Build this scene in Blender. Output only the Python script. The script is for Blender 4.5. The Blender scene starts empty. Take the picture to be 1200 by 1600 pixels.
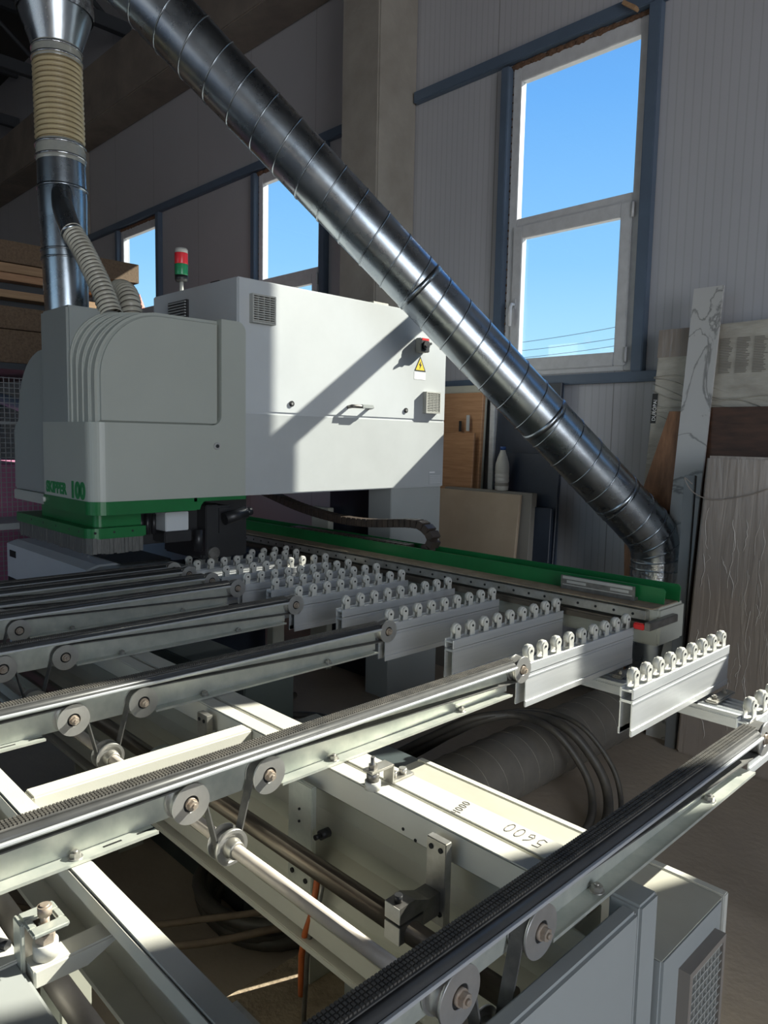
import bpy, bmesh, math, random
from mathutils import Vector, Matrix
random.seed(7)
C = bpy.context.scene.collection
PI = math.pi
sc = bpy.context.scene

# ------------------------------------------------------------------ materials
def nmat(name, col, rough=.5, metal=0., var=.0, vscale=6., col2=None, bump=0., bscale=60., spec=.5, rvar=0., stretch=(1,1,1), dust=0., dcol=(.30,.25,.19)):
    m = bpy.data.materials.new(name); m.use_nodes = True
    nt = m.node_tree; N = nt.nodes; L = nt.links
    b = N['Principled BSDF']
    b.inputs['Roughness'].default_value = rough
    b.inputs['Metallic'].default_value = metal
    b.inputs['Specular IOR Level'].default_value = spec
    tc = N.new('ShaderNodeTexCoord'); mp = N.new('ShaderNodeMapping')
    mp.inputs['Scale'].default_value = stretch
    L.new(tc.outputs['Object'], mp.inputs['Vector'])
    c1 = (*col, 1); cc = None
    if var or col2 or rvar:
        n = N.new('ShaderNodeTexNoise'); n.inputs['Scale'].default_value = vscale; n.inputs['Detail'].default_value = 6
        n.inputs['Roughness'].default_value = .62
        L.new(mp.outputs[0], n.inputs['Vector'])
        r = N.new('ShaderNodeValToRGB')
        r.color_ramp.elements[0].position = .32; r.color_ramp.elements[1].position = .68
        c2 = col2 if col2 else tuple(max(0, c*(1-var)) for c in col)
        r.color_ramp.elements[0].color = (*c2, 1); r.color_ramp.elements[1].color = c1
        L.new(n.outputs['Fac'], r.inputs[0]); cc = r.outputs[0]
        if rvar:
            mr = N.new('ShaderNodeMapRange'); mr.inputs['To Min'].default_value = max(.03, rough-rvar); mr.inputs['To Max'].default_value = min(1, rough+rvar)
            L.new(n.outputs['Fac'], mr.inputs['Value']); L.new(mr.outputs[0], b.inputs['Roughness'])
    if dust:
        g = N.new('ShaderNodeNewGeometry'); s = N.new('ShaderNodeSeparateXYZ'); L.new(g.outputs['Normal'], s.inputs[0])
        n2 = N.new('ShaderNodeTexNoise'); n2.inputs['Scale'].default_value = 14; n2.inputs['Detail'].default_value = 8
        L.new(tc.outputs['Object'], n2.inputs['Vector'])
        mul = N.new('ShaderNodeMath'); mul.operation = 'MULTIPLY'; mul.use_clamp = True
        L.new(s.outputs['Z'], mul.inputs[0]); L.new(n2.outputs['Fac'], mul.inputs[1])
        mu2 = N.new('ShaderNodeMath'); mu2.operation = 'MULTIPLY'; mu2.use_clamp = True; mu2.inputs[1].default_value = dust*2
        L.new(mul.outputs[0], mu2.inputs[0])
        mx = N.new('ShaderNodeMix'); mx.data_type = 'RGBA'
        L.new(mu2.outputs[0], mx.inputs[0])
        if cc: L.new(cc, mx.inputs[6])
        else: mx.inputs[6].default_value = c1
        mx.inputs[7].default_value = (*dcol, 1); cc = mx.outputs[2]
    if cc: L.new(cc, b.inputs['Base Color'])
    else: b.inputs['Base Color'].default_value = c1
    if bump:
        n3 = N.new('ShaderNodeTexNoise'); n3.inputs['Scale'].default_value = bscale; n3.inputs['Detail'].default_value = 4
        L.new(mp.outputs[0], n3.inputs['Vector'])
        bp = N.new('ShaderNodeBump'); bp.inputs['Strength'].default_value = bump; bp.inputs['Distance'].default_value = .01
        L.new(n3.outputs['Fac'], bp.inputs['Height']); L.new(bp.outputs[0], b.inputs['Normal'])
    return m

M = {}
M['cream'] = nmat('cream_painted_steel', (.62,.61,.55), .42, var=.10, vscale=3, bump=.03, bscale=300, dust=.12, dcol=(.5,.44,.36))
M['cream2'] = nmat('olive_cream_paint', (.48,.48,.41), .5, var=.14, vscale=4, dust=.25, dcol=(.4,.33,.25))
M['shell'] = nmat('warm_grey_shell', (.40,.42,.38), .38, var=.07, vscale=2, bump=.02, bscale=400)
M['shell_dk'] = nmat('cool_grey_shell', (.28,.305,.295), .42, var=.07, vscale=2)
M['cab'] = nmat('light_grey_cabinet', (.55,.575,.59), .45, var=.07, vscale=3, bump=.05, bscale=500)
M['cab2'] = nmat('grey_cabinet_panel', (.46,.48,.485), .5, var=.08, vscale=4, bump=.05, bscale=400)
M['cover'] = nmat('blue_grey_sheet', (.355,.375,.37), .45, var=.06, vscale=5, dust=.10)
M['green'] = nmat('green_paint', (.010,.155,.042), .35, var=.25, vscale=5)
M['green_txt'] = nmat('green_lettering', (.015,.20,.06), .5)
M['galv'] = nmat('galvanised_steel', (.68,.69,.62), .36, .50, col2=(.52,.55,.50), vscale=18, rvar=.10, bump=.02, bscale=90)
M['duct'] = nmat('galvanised_duct_sheet', (.44,.48,.51), .28, 1., col2=(.33,.37,.41), vscale=7, rvar=.08, bump=.09, bscale=9)
M['duct_dusty'] = nmat('dusty_duct_sheet', (.23,.21,.18), .58, .5, col2=(.17,.155,.135), vscale=7, dust=.25, dcol=(.26,.22,.17))
M['foil'] = nmat('foil_tape', (.62,.64,.66), .25, .95, bump=.7, bscale=25, var=.2)
M['alu'] = nmat('brushed_aluminium', (.66,.67,.68), .46, .45, col2=(.55,.57,.59), vscale=14, rvar=.07, stretch=(1,.12,3), bump=.02, bscale=120)
M['disc'] = nmat('turned_steel_disc', (.62,.61,.59), .34, .75, var=.12, vscale=30)
M['steel'] = nmat('dark_machined_steel', (.28,.27,.25), .42, .8, col2=(.16,.15,.14), vscale=25, rvar=.12)
M['steel_l'] = nmat('bright_steel', (.50,.49,.46), .38, .75, col2=(.36,.34,.30), vscale=25, rvar=.1)
M['shaft'] = nmat('brownish_steel_shaft', (.21,.18,.145), .36, .75, col2=(.13,.11,.09), vscale=8, stretch=(.3,2,2))
M['shaft_l'] = nmat('pale_dusty_shaft', (.62,.56,.50), .48, .25, col2=(.50,.44,.38), vscale=12)
M['rust'] = nmat('rusty_bolt', (.32,.24,.18), .6, .5, col2=(.45,.40,.34), vscale=60)
M['rubber'] = nmat('black_rubber', (.018,.019,.02), .55, var=.3, vscale=30)
M['stud'] = nmat('studded_belt_rubber', (.050,.048,.045), .6, col2=(.12,.11,.095), vscale=25)
M['belt'] = nmat('dusty_belt', (.13,.125,.115), .7, col2=(.055,.055,.055), vscale=20)
M['guide'] = nmat('black_belt_guide', (.060,.060,.060), .36, var=.35, vscale=10)
M['plastic'] = nmat('off_white_plastic', (.62,.61,.56), .45, var=.12, vscale=40)
M['dark'] = nmat('dark_hole', (.01,.01,.01), .8)
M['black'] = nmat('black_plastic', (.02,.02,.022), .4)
M['ventg'] = nmat('vent_grey', (.42,.42,.39), .55)
M['ventb'] = nmat('brown_vent_frame', (.25,.22,.19), .6)
M['yellow'] = nmat('yellow_sticker', (.85,.60,.02), .5)
M['white'] = nmat('white_sticker', (.85,.85,.86), .5)
M['paper'] = nmat('grey_sticker', (.42,.44,.45), .5)
M['red'] = nmat('red_plastic', (.65,.02,.02), .35)
M['red_lens'] = nmat('red_lens', (.70,.03,.04), .25)
M['green_lens'] = nmat('green_lens', (.02,.22,.09), .25)
M['conc'] = nmat('raw_concrete', (.34,.32,.285), .85, col2=(.26,.24,.21), vscale=3.2, bump=.3, bscale=22)
M['conc_beam'] = nmat('bounce_tinted_concrete', (.25,.215,.18), .9, col2=(.17,.145,.125), vscale=2.4, bump=.4, bscale=18)  # brown puts light bounced onto the beam soffit into the colour
M['floor'] = nmat('dusty_concrete_floor', (.44,.365,.29), .8, col2=(.35,.29,.23), vscale=1.7, bump=.25, bscale=30)
M['girt'] = nmat('blue_grey_steel_tube', (.10,.14,.20), .45, var=.15, vscale=4)
M['frame'] = nmat('white_window_plastic', (.60,.61,.63), .45, var=.14, vscale=20)
M['foam'] = nmat('brown_mounting_foam', (.18,.10,.06), .95, var=.5, vscale=40, bump=1, bscale=60)
M['osb'] = nmat('chipboard', (.20,.135,.085), .85, col2=(.12,.08,.05), vscale=60, bump=.2, bscale=120)
M['pine'] = nmat('pale_board_edge', (.42,.27,.15), .7, col2=(.30,.18,.10), vscale=10, stretch=(6,.4,6))
M['oak'] = nmat('orange_wood_decor', (.47,.27,.145), .5, col2=(.33,.17,.085), vscale=7, stretch=(.6,1,9))
M['walnut'] = nmat('dark_walnut_decor', (.10,.048,.028), .45, col2=(.045,.022,.014), vscale=6, stretch=(1,1,5))
M['plankw'] = nmat('walnut_plank', (.30,.15,.075), .5, col2=(.15,.07,.035), vscale=5, stretch=(7,7,.8))
M['tan'] = nmat('tan_board', (.42,.33,.235), .6, col2=(.35,.27,.19), vscale=3)
M['edge'] = nmat('grey_board_edge', (.20,.185,.16), .7)
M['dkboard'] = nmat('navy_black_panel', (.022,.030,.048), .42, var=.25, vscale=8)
M['pink'] = nmat('pink_insulation', (.58,.22,.36), .8, var=.15, vscale=3)
M['wire'] = nmat('fence_wire', (.38,.40,.40), .5, .3)
M['roof'] = nmat('dark_roof_sheet', (.055,.052,.05), .8)
M['truss'] = nmat('dark_roof_steel', (.05,.056,.065), .6)
M['hose_b'] = nmat('black_hose', (.045,.042,.038), .5, col2=(.09,.078,.062), vscale=9)
M['hose_br'] = nmat('dusty_brown_cable', (.22,.165,.115), .75, col2=(.14,.10,.07), vscale=12)
M['chain'] = nmat('dark_chain_plastic', (.075,.055,.042), .45, col2=(.04,.032,.028), vscale=20)
M['orange'] = nmat('orange_cable', (.55,.13,.03), .5, var=.3)
M['flex'] = nmat('beige_flexible_hose', (.50,.42,.25), .38, col2=(.40,.33,.20), vscale=7)
M['clearhose'] = nmat('clear_ribbed_hose', (.50,.48,.40), .3, col2=(.35,.33,.27), vscale=7)
M['wire_br'] = nmat('brown_hose_groove', (.16,.12,.06), .5)
M['cuff'] = nmat('clear_plastic_cuff', (.36,.36,.31), .2, col2=(.24,.25,.24), vscale=9, spec=.8)
M['ribwire'] = nmat('hose_spiral_wire', (.07,.06,.05), .4)
M['bristle'] = nmat('dusty_bristle_skirt', (.075,.075,.072), .6, col2=(.13,.13,.12), vscale=30, stretch=(6,6,1))
M['milk'] = nmat('milky_plastic', (.50,.49,.45), .35, var=.1, vscale=20)
M['blue'] = nmat('blue_cap', (.03,.08,.25), .4)
M['pencil'] = nmat('pencil_line', (.16,.14,.13), .9)
M['saw'] = nmat('sawdust_plate', (.33,.26,.18), .95, col2=(.22,.165,.11), vscale=16, bump=.6, bscale=60)
M['spire'] = nmat('red_roof', (.55,.16,.12), .7)
M['metal_grey'] = nmat('grey_metal_strip', (.22,.23,.235), .45, .5)
M['haze_wire'] = nmat('haze_tinted_wire', (.22,.34,.42), .8)  # pale blue tint puts distance haze into the wire colour
M['film'] = nmat('film_crease_highlight', (.55,.50,.45), .2, spec=1.)  # pale colour paints the highlights along the film creases
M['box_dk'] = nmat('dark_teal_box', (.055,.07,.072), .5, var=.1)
M['tape'] = nmat('label_black', (.02,.02,.02), .5)
M['card'] = nmat('wrapped_cardboard', (.50,.48,.42), .35, col2=(.36,.33,.28), vscale=5, bump=.5, bscale=12, stretch=(1,1,3))

def glass(name, tint=(.93,.97,.98), gl=.05):
    m = bpy.data.materials.new(name); m.use_nodes = True; nt = m.node_tree; nt.nodes.clear()
    o = nt.nodes.new('ShaderNodeOutputMaterial'); mx = nt.nodes.new('ShaderNodeMixShader')
    t = nt.nodes.new('ShaderNodeBsdfTransparent'); g = nt.nodes.new('ShaderNodeBsdfGlossy')
    t.inputs[0].default_value = (*tint,1); g.inputs['Roughness'].default_value = .02; mx.inputs[0].default_value = gl
    nt.links.new(t.outputs[0], mx.inputs[1]); nt.links.new(g.outputs[0], mx.inputs[2]); nt.links.new(mx.outputs[0], o.inputs[0]); return m
M['glass'] = glass('window_glass')

def wrap_mat():
    m = nmat('stretch_film', (.285,.24,.205), .28, col2=(.25,.21,.18), vscale=2.5, spec=.8)
    nt = m.node_tree; N = nt.nodes; L = nt.links; b = N['Principled BSDF']
    tc = N.new('ShaderNodeTexCoord'); mp = N.new('ShaderNodeMapping'); mp.inputs['Scale'].default_value = (11,11,1.3)
    L.new(tc.outputs['Object'], mp.inputs[0])
    n = N.new('ShaderNodeTexNoise'); n.inputs['Scale'].default_value = 1.6; n.inputs['Detail'].default_value = 7; n.inputs['Distortion'].default_value = 1.1
    L.new(mp.outputs[0], n.inputs['Vector'])
    bp = N.new('ShaderNodeBump'); bp.inputs['Strength'].default_value = .35; bp.inputs['Distance'].default_value = .02
    L.new(n.outputs['Fac'], bp.inputs['Height']); L.new(bp.outputs[0], b.inputs['Normal'])
    b.inputs['Coat Weight'].default_value = .6; b.inputs['Coat Roughness'].default_value = .12
    return m
M['wrap'] = wrap_mat()

def marble():
    m = nmat('marble_decor', (.55,.55,.56), .35)
    nt = m.node_tree; N = nt.nodes; L = nt.links; b = N['Principled BSDF']
    tc = N.new('ShaderNodeTexCoord'); mp = N.new('ShaderNodeMapping'); mp.inputs['Rotation'].default_value = (0,.6,.2); mp.inputs['Scale'].default_value = (1.5,1.5,1.2)
    L.new(tc.outputs['Object'], mp.inputs[0])
    n = N.new('ShaderNodeTexNoise'); n.inputs['Scale'].default_value = 1.6; n.inputs['Detail'].default_value = 9; n.inputs['Distortion'].default_value = 1.3
    L.new(mp.outputs[0], n.inputs['Vector'])
    r = N.new('ShaderNodeValToRGB'); e = r.color_ramp.elements
    e[0].position = .0; e[0].color = (.54,.54,.55,1); e[1].position = 1; e[1].color = (.56,.56,.57,1)
    for p, c in ((.485,.53),(.497,.24),(.505,.28),(.52,.52)):
        x = e.new(p); x.color = (c,c,c*.98,1)
    L.new(n.outputs['Fac'], r.inputs[0]); L.new(r.outputs[0], b.inputs['Base Color']); return m
M['marble'] = marble()

def wall_mat():
    m = nmat('ribbed_sandwich_panel', (.44,.445,.475), .5, var=.06, vscale=1.2)
    nt = m.node_tree; N = nt.nodes; L = nt.links; b = N['Principled BSDF']
    tc = N.new('ShaderNodeTexCoord'); s = N.new('ShaderNodeSeparateXYZ'); L.new(tc.outputs['Object'], s.inputs[0])
    a = N.new('ShaderNodeMath'); a.operation = 'ADD'; a.inputs[1].default_value = 0
    L.new(s.outputs['X'], a.inputs[0])
    def pp(period, width, off=0.):
        ad = N.new('ShaderNodeMath'); ad.operation = 'ADD'; ad.inputs[1].default_value = off + 100*period; L.new(a.outputs[0], ad.inputs[0])
        md = N.new('ShaderNodeMath'); md.operation = 'MODULO'; md.inputs[1].default_value = period; L.new(ad.outputs[0], md.inputs[0])
        lt = N.new('ShaderNodeMath'); lt.operation = 'LESS_THAN'; lt.inputs[1].default_value = width; L.new(md.outputs[0], lt.inputs[0]); return lt.outputs[0]
    r1 = pp(.05, .008); r2 = pp(1.0, .007, .35)
    mu = N.new('ShaderNodeMath'); mu.operation = 'MULTIPLY'; mu.inputs[1].default_value = .25; L.new(r1, mu.inputs[0])
    mx = N.new('ShaderNodeMath'); mx.operation = 'MAXIMUM'; L.new(mu.outputs[0], mx.inputs[0]); L.new(r2, mx.inputs[1])
    bp = N.new('ShaderNodeBump'); bp.invert = True; bp.inputs['Strength'].default_value = .8; bp.inputs['Distance'].default_value = .006
    L.new(mx.outputs[0], bp.inputs['Height']); L.new(bp.outputs[0], b.inputs['Normal'])
    mc = N.new('ShaderNodeMix'); mc.data_type = 'RGBA'; L.new(mx.outputs[0], mc.inputs[0])
    src = b.inputs['Base Color'].links[0].from_socket
    L.new(src, mc.inputs[6]); mc.inputs[7].default_value = (.25,.25,.25,1); L.new(mc.outputs[2], b.inputs['Base Color'])
    return m
M['wall'] = wall_mat()

# ------------------------------------------------------------------ mesh helpers (world coordinates)
def bm_():
    return bmesh.new()
def box(bm, x0, x1, y0, y1, z0, z1, bev=0., seg=2):
    r = bmesh.ops.create_cube(bm, size=1.)
    vs = r['verts']
    for v in vs:
        v.co.x = x0 if v.co.x < 0 else x1; v.co.y = y0 if v.co.y < 0 else y1; v.co.z = z0 if v.co.z < 0 else z1
    if bev:
        es = list({e for v in vs for e in v.link_edges})
        bmesh.ops.bevel(bm, geom=es, offset=bev, segments=seg, affect='EDGES', clamp_overlap=True)
    return vs
def obox(bm, c, ax, ay, az, sx, sy, sz, bev=0.):
    """oriented box: centre, three axes, full sizes"""
    n = len(bm.verts)
    box(bm, -sx/2, sx/2, -sy/2, sy/2, -sz/2, sz/2, bev)
    bm.verts.ensure_lookup_table()
    c = Vector(c); ax, ay, az = Vector(ax).normalized(), Vector(ay).normalized(), Vector(az).normalized()
    for v in bm.verts[n:]:
        p = v.co.copy(); v.co = c + ax*p.x + ay*p.y + az*p.z
def frames(pts):
    pts = [Vector(p) for p in pts]; T = []
    for i in range(len(pts)):
        a = pts[max(0, i-1)]; b = pts[min(len(pts)-1, i+1)]; T.append((b-a).normalized())
    up = Vector((0,0,1)) if abs(T[0].z) < .9 else Vector((0,1,0))
    n = (up - T[0]*up.dot(T[0])).normalized(); out = []
    for i, t in enumerate(T):
        n = (n - t*n.dot(t)).normalized(); out.append((pts[i], t, n, t.cross(n)))
    return out
def tube(bm, pts, rad, seg=12, cap=True, smooth=True):
    rings = []
    for i, (p, t, n, b) in enumerate(frames(pts)):
        r = rad[i] if isinstance(rad, (list, tuple)) else rad
        rings.append([bm.verts.new(p + n*(r*math.cos(2*PI*k/seg)) + b*(r*math.sin(2*PI*k/seg))) for k in range(seg)])
    for a, b in zip(rings, rings[1:]):
        for k in range(seg):
            f = bm.faces.new((a[k], a[(k+1) % seg], b[(k+1) % seg], b[k])); f.smooth = smooth
    if cap:
        bm.faces.new(rings[0][::-1]); bm.faces.new(rings[-1])
def cyl(bm, a, b, r, seg=24, r2=None):
    tube(bm, [a, b], [r, r if r2 is None else r2], seg)
def ring(bm, a, b, ro, ri, seg=32):
    """annulus from a to b"""
    a, b = Vector(a), Vector(b); t = (b-a).normalized()
    u = t.orthogonal().normalized(); w = t.cross(u); L = []
    for k in range(seg):
        d = u*math.cos(2*PI*k/seg) + w*math.sin(2*PI*k/seg)
        L.append([bm.verts.new(p) for p in (a+d*ro, b+d*ro, b+d*ri, a+d*ri)])
    for k in range(seg):
        p, q = L[k], L[(k+1) % seg]
        for i in range(4):
            f = bm.faces.new((p[i], q[i], q[(i+1) % 4], p[(i+1) % 4])); f.smooth = i in (0, 2)
def prism(bm, poly, axis, a, b, bev=0., smooth=False):
    """poly: list of 2-D points in the other two axes; extruded along axis from a to b"""
    def P(u, v, w):
        return {'x': (w, u, v), 'y': (u, w, v), 'z': (u, v, w)}[axis]
    A = [bm.verts.new(P(u, v, a)) for u, v in poly]; B = [bm.verts.new(P(u, v, b)) for u, v in poly]
    fs = [bm.faces.new(A), bm.faces.new(B[::-1])]
    n = len(poly)
    for i in range(n):
        f = bm.faces.new((A[i], B[i], B[(i+1) % n], A[(i+1) % n])); f.smooth = smooth; fs.append(f)
    bmesh.ops.recalc_face_normals(bm, faces=fs)
    if bev:
        es = [e for e in (set(fs[0].edges) | set(fs[1].edges))]
        bmesh.ops.bevel(bm, geom=es, offset=bev, segments=3, affect='EDGES', clamp_overlap=True)
def lathe(bm, prof, c, axis='z', seg=28):
    c = Vector(c); R = []
    for r, h in prof:
        row = []
        for k in range(seg):
            a = 2*PI*k/seg; u, v = r*math.cos(a), r*math.sin(a)
            row.append(bm.verts.new(c + Vector({'z': (u, v, h), 'x': (h, u, v), 'y': (u, h, v)}[axis])))
        R.append(row)
    for a, b in zip(R, R[1:]):
        for k in range(seg):
            f = bm.faces.new((a[k], a[(k+1) % seg], b[(k+1) % seg], b[k])); f.smooth = True
    bm.faces.new(R[0][::-1]); bm.faces.new(R[-1])
def hexbolt(bm, c, d, r, h, hole=True):
    c = Vector(c); d = Vector(d).normalized()
    tube(bm, [c, c+d*h], r, 6, smooth=False)
    tube(bm, [c+d*h, c+d*(h*1.5)], r*.45, 10)

def origin(o):
    v = Vector((0,0,0))
    while o: v += o.location; o = o.parent
    return v
def build(name, bm, mat, parent=None, kind=None, label=None, cat=None, group=None, smooth_angle=None):
    bmesh.ops.recalc_face_normals(bm, faces=bm.faces[:])
    if parent is None:
        xs = [v.co for v in bm.verts]
        loc = Vector(((min(v.x for v in xs)+max(v.x for v in xs))/2, (min(v.y for v in xs)+max(v.y for v in xs))/2, min(v.z for v in xs)))
        off = loc
        if kind == 'structure': loc = off = Vector((0,0,0))
    else:
        loc = Vector((0,0,0)); off = origin(parent)
    for v in bm.verts: v.co -= off
    me = bpy.data.meshes.new(name); bm.to_mesh(me); bm.free()
    o = bpy.data.objects.new(name, me); o.location = loc
    me.materials.append(M[mat] if isinstance(mat, str) else mat)
    C.objects.link(o)
    if parent: o.parent = parent
    if kind: o['kind'] = kind
    if label: o['label'] = label
    if cat: o['category'] = cat
    if group: o['group'] = group
    return o
def thing(name, label, cat, loc=(0,0,0), group=None):
    o = bpy.data.objects.new(name, None); C.objects.link(o); o.location = loc; o.empty_display_size = .1
    o['label'] = label; o['category'] = cat
    if group: o['group'] = group
    return o
def build_many(name, fs, mat, parent):
    out = []
    for f in fs:
        b = bm_(); f(b); out.append(build(name, b, mat, parent))
    return out
def copy_tree(o, parent=None, loc=None):
    c = o.copy(); C.objects.link(c)
    if parent: c.parent = parent
    if loc is not None: c.location = loc
    for ch in list(o.children): copy_tree(ch, c)
    return c
def q(name, mat, parent=None, **k):
    """build() with a box list"""
    def f(*boxes, bev=0.):
        bm = bm_()
        for b in boxes: box(bm, *b, bev)
        return build(name, bm, mat, parent, **k)
    return f
def text(name, s, size, loc, rot, mat, parent, ext=.0006, align='LEFT', sx=1., bold=0.):
    cu = bpy.data.curves.new(name, 'FONT'); cu.body = s; cu.size = size; cu.extrude = ext; cu.align_x = align; cu.offset = bold
    o = bpy.data.objects.new(name+'_tmp', cu); C.objects.link(o); bpy.context.view_layer.update()
    me = bpy.data.meshes.new_from_object(o.evaluated_get(bpy.context.evaluated_depsgraph_get()))
    bpy.data.objects.remove(o)
    Rm = Matrix.Translation(Vector(loc)) @ rot.to_4x4() @ Matrix.Diagonal((sx,1,1,1))
    me.transform(Matrix.Translation(-origin(parent)) @ Rm)
    me.materials.clear(); me.materials.append(M[mat])
    t = bpy.data.objects.new(name, me); C.objects.link(t); t.parent = parent
    return t
# rotations: text lying on a plane; columns are (right, up, normal)
def rotm(right, up):
    r, u = Vector(right), Vector(up); n = r.cross(u)
    return Matrix((r, u, n)).transposed()
R_X = rotm((0,1,0), (0,0,1))      # on a face looking +X
R_Y = rotm((1,0,0), (0,0,1))      # on a face looking -Y

# ================================================================== SETTING
YW = 4.30                          # inner face of the window wall
WIN = [(-3.195,-2.225), (-6.195,-5.225), (-9.195,-8.225), (-.55,.57)]
ZS, ZT = 2.045, 4.105
b = bm_(); box(b, -16, 7, -9, 4.5, -.1, 0); build('floor', b, 'floor', kind='structure')
b = bm_()
xs = sorted([v for w in WIN for v in w] + [-16, 7])
box(b, -16, 7, YW, YW+.10, 0, ZS); box(b, -16, 7, YW, YW+.10, ZT, 7.2)
for i in range(0, len(xs), 2): box(b, xs[i], xs[i+1], YW, YW+.10, ZS, ZT)
build('wall_back', b, 'wall', kind='structure')
b = bm_(); box(b, -16.1, -16, -9, 4.4, 0, 7.2); build('wall_left', b, 'wall', kind='structure')
b = bm_(); box(b, 7, 7.1, -9, -5, 0, 7.2); box(b, 7, 7.1, 1, 4.4, 0, 7.2); box(b, 7, 7.1, -5, 1, 4.6, 7.2); build('wall_right', b, 'wall', kind='structure')
b = bm_(); box(b, -16, -6, -9.1, -9, 0, 7.2); box(b, 1, 7, -9.1, -9, 0, 7.2); box(b, -6, 1, -9.1, -9, 4.6, 7.2); build('wall_front', b, 'wall', kind='structure')
b = bm_(); box(b, -16, 7, -9, 4.4, 7.2, 7.3); build('ceiling', b, 'roof', kind='structure')
# concrete columns and beam
for i, (x0, x1) in enumerate(((-4.53,-4.116), (-10.53,-10.116), (1.47,1.88))):
    b = bm_(); box(b, x0, x1, 3.893, YW, 0, 5.3, .012); build('trim_%d' % (i+1), b, 'conc', kind='structure')
b = bm_(); box(b, -16, 7, 3.90, YW, 5.3, 5.95, .012); build('trim_4', b, 'conc_beam', kind='structure')
# steel girts and window jambs
b = bm_()
for a, c in ((-16,-10.54), (-10.1,-4.54), (-4.1,1.46), (1.9,7)):
    box(b, a, c, YW-.055, YW, ZT+.035, ZT+.115, .006); box(b, a, c, YW-.055, YW, ZS-.075, ZS-.012, .006)
build('trim_5', b, 'girt', kind='structure')
b = bm_()
for x0, x1 in WIN:
    box(b, x0-.075, x0-.012, YW-.06, YW, ZS-.012, ZT+.015, .005); box(b, x1+.012, x1+.085, YW-.06, YW, ZS-.012, ZT+.035, .005)
box(b, -2.76, -2.70, YW-.06, YW, 0, ZS-.075, .005)
build('trim_6', b, 'girt', kind='structure')
# windows
def window(n, x0, x1, transom=True):
    y0, y1 = YW-.012, YW+.045
    b = bm_(); f = .065
    box(b, x0, x0+f, y0, y1, ZS, ZT, .004); box(b, x1-f+.01, x1, y0, y1, ZS, ZT, .004)
    box(b, x0+f, x1-f+.01, y0, y1, ZT-f-.03, ZT, .004); box(b, x0+f, x1-f+.01, y0, y1, ZS, ZS+f-.02, .004)
    if transom: box(b, x0+f, x1-f+.01, y0, y1, 3.045, 3.11, .004)
    w = build('window_%d' % n, b, 'frame', kind='structure')
    if transom:
        s = bm_(); a0, a1 = x0+f-.01, x1-f+.02; u0, u1 = y0-.018, y1-.02; z0, z1 = ZS+.03, 3.055; k = .075
        box(s, a0, a0+k, u0, u1, z0, z1, .005); box(s, a1-k, a1, u0, u1, z0, z1, .005)
        box(s, a0+k, a1-k, u0, u1, z0, z0+k+.01, .005); box(s, a0+k, a1-k, u0, u1, z1-k-.01, z1, .005)
        sash = build('window_sash', s, 'frame', w)
        h = bm_(); hz = 2.53; hx = a0+.035
        box(h, hx-.014, hx+.014, u0-.012, u0, hz-.03, hz+.04, .004); tube(h, [(hx,u0-.012,hz), (hx,u0-.045,hz), (hx,u0-.055,hz-.03), (hx,u0-.055,hz-.15)], .013, 10)
        build('handle', h, 'frame', sash)
        h = bm_()
        for zz in (2.14, 3.0): cyl(h, (a1+.008,u0-.004,zz-.045), (a1+.008,u0-.004,zz+.045), .009, 10)
        build('hinge', h, 'frame', sash)
        g = bm_(); box(g, a0+k, a1-k, y0+.02, y0+.026, z0+k, z1-k); build('pane', g, 'glass', sash)
    g = bm_(); box(g, x0+f-.005, x1-f+.015, y0+.02, y0+.026, 3.10 if transom else ZS+f-.03, ZT-f-.02); build('pane', g, 'glass', w)
    g = bm_()
    random.seed(n)
    for k in range(34):
        t = k/33; X = x0 + t*(x1-x0); r = random.uniform(.013,.027)
        bmesh.ops.create_icosphere(g, subdivisions=1, radius=r, matrix=Matrix.Translation((X, YW-.012, ZT+.014)) @ Matrix.Diagonal((1.8,.6,1,1)))
    for k in range(40):
        t = k/39; bmesh.ops.create_icosphere(g, subdivisions=1, radius=random.uniform(.004,.010), matrix=Matrix.Translation((x0-.006, YW-.004, ZS+t*(ZT-ZS))))
    build('mounting_foam', g, 'foam', w)
window(1, *WIN[0]); window(2, *WIN[1]); window(3, *WIN[2]); window(4, *WIN[3], transom=False)
# wooden wedge over window
b = bm_(); obox(b, (-2.33, YW-.06, 4.165), (1,0,-.75), (0,1,0), (.75,0,1), .10, .05, .022)
build('wooden_wedge', b, 'pine', label='small splintered wooden wedge stuck above the top right corner of the large window', cat='wedge')
# roof steel
for i, x in enumerate((-14.5,-12.6,-10.7,-8.8,-6.9,-5.0,-3.1,-1.2,.7)):
    b = bm_(); box(b, x-.05, x+.05, -9, 4.25, 6.25, 6.40, .005); box(b, x-.04, x+.04, -9, 4.25, 7.0, 7.1)
    y = -8.6; d = 1
    while y < 3.6:
        tube(b, [(x,y,6.35 if d > 0 else 7.05), (x,y+.9,7.05 if d > 0 else 6.35)], .03, 6); y += .9; d = -d
    build('roof_truss', b, 'truss', label='dark steel roof truss up in the gloom beneath the roof sheets', cat='truss', group='roof trusses')
b = bm_()
for y in (-6,-3.6,-1.2,1.2,3.0): box(b, -16, 7, y-.06, y+.06, 7.08, 7.2)
build('trim_7', b, 'truss', kind='structure')

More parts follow.
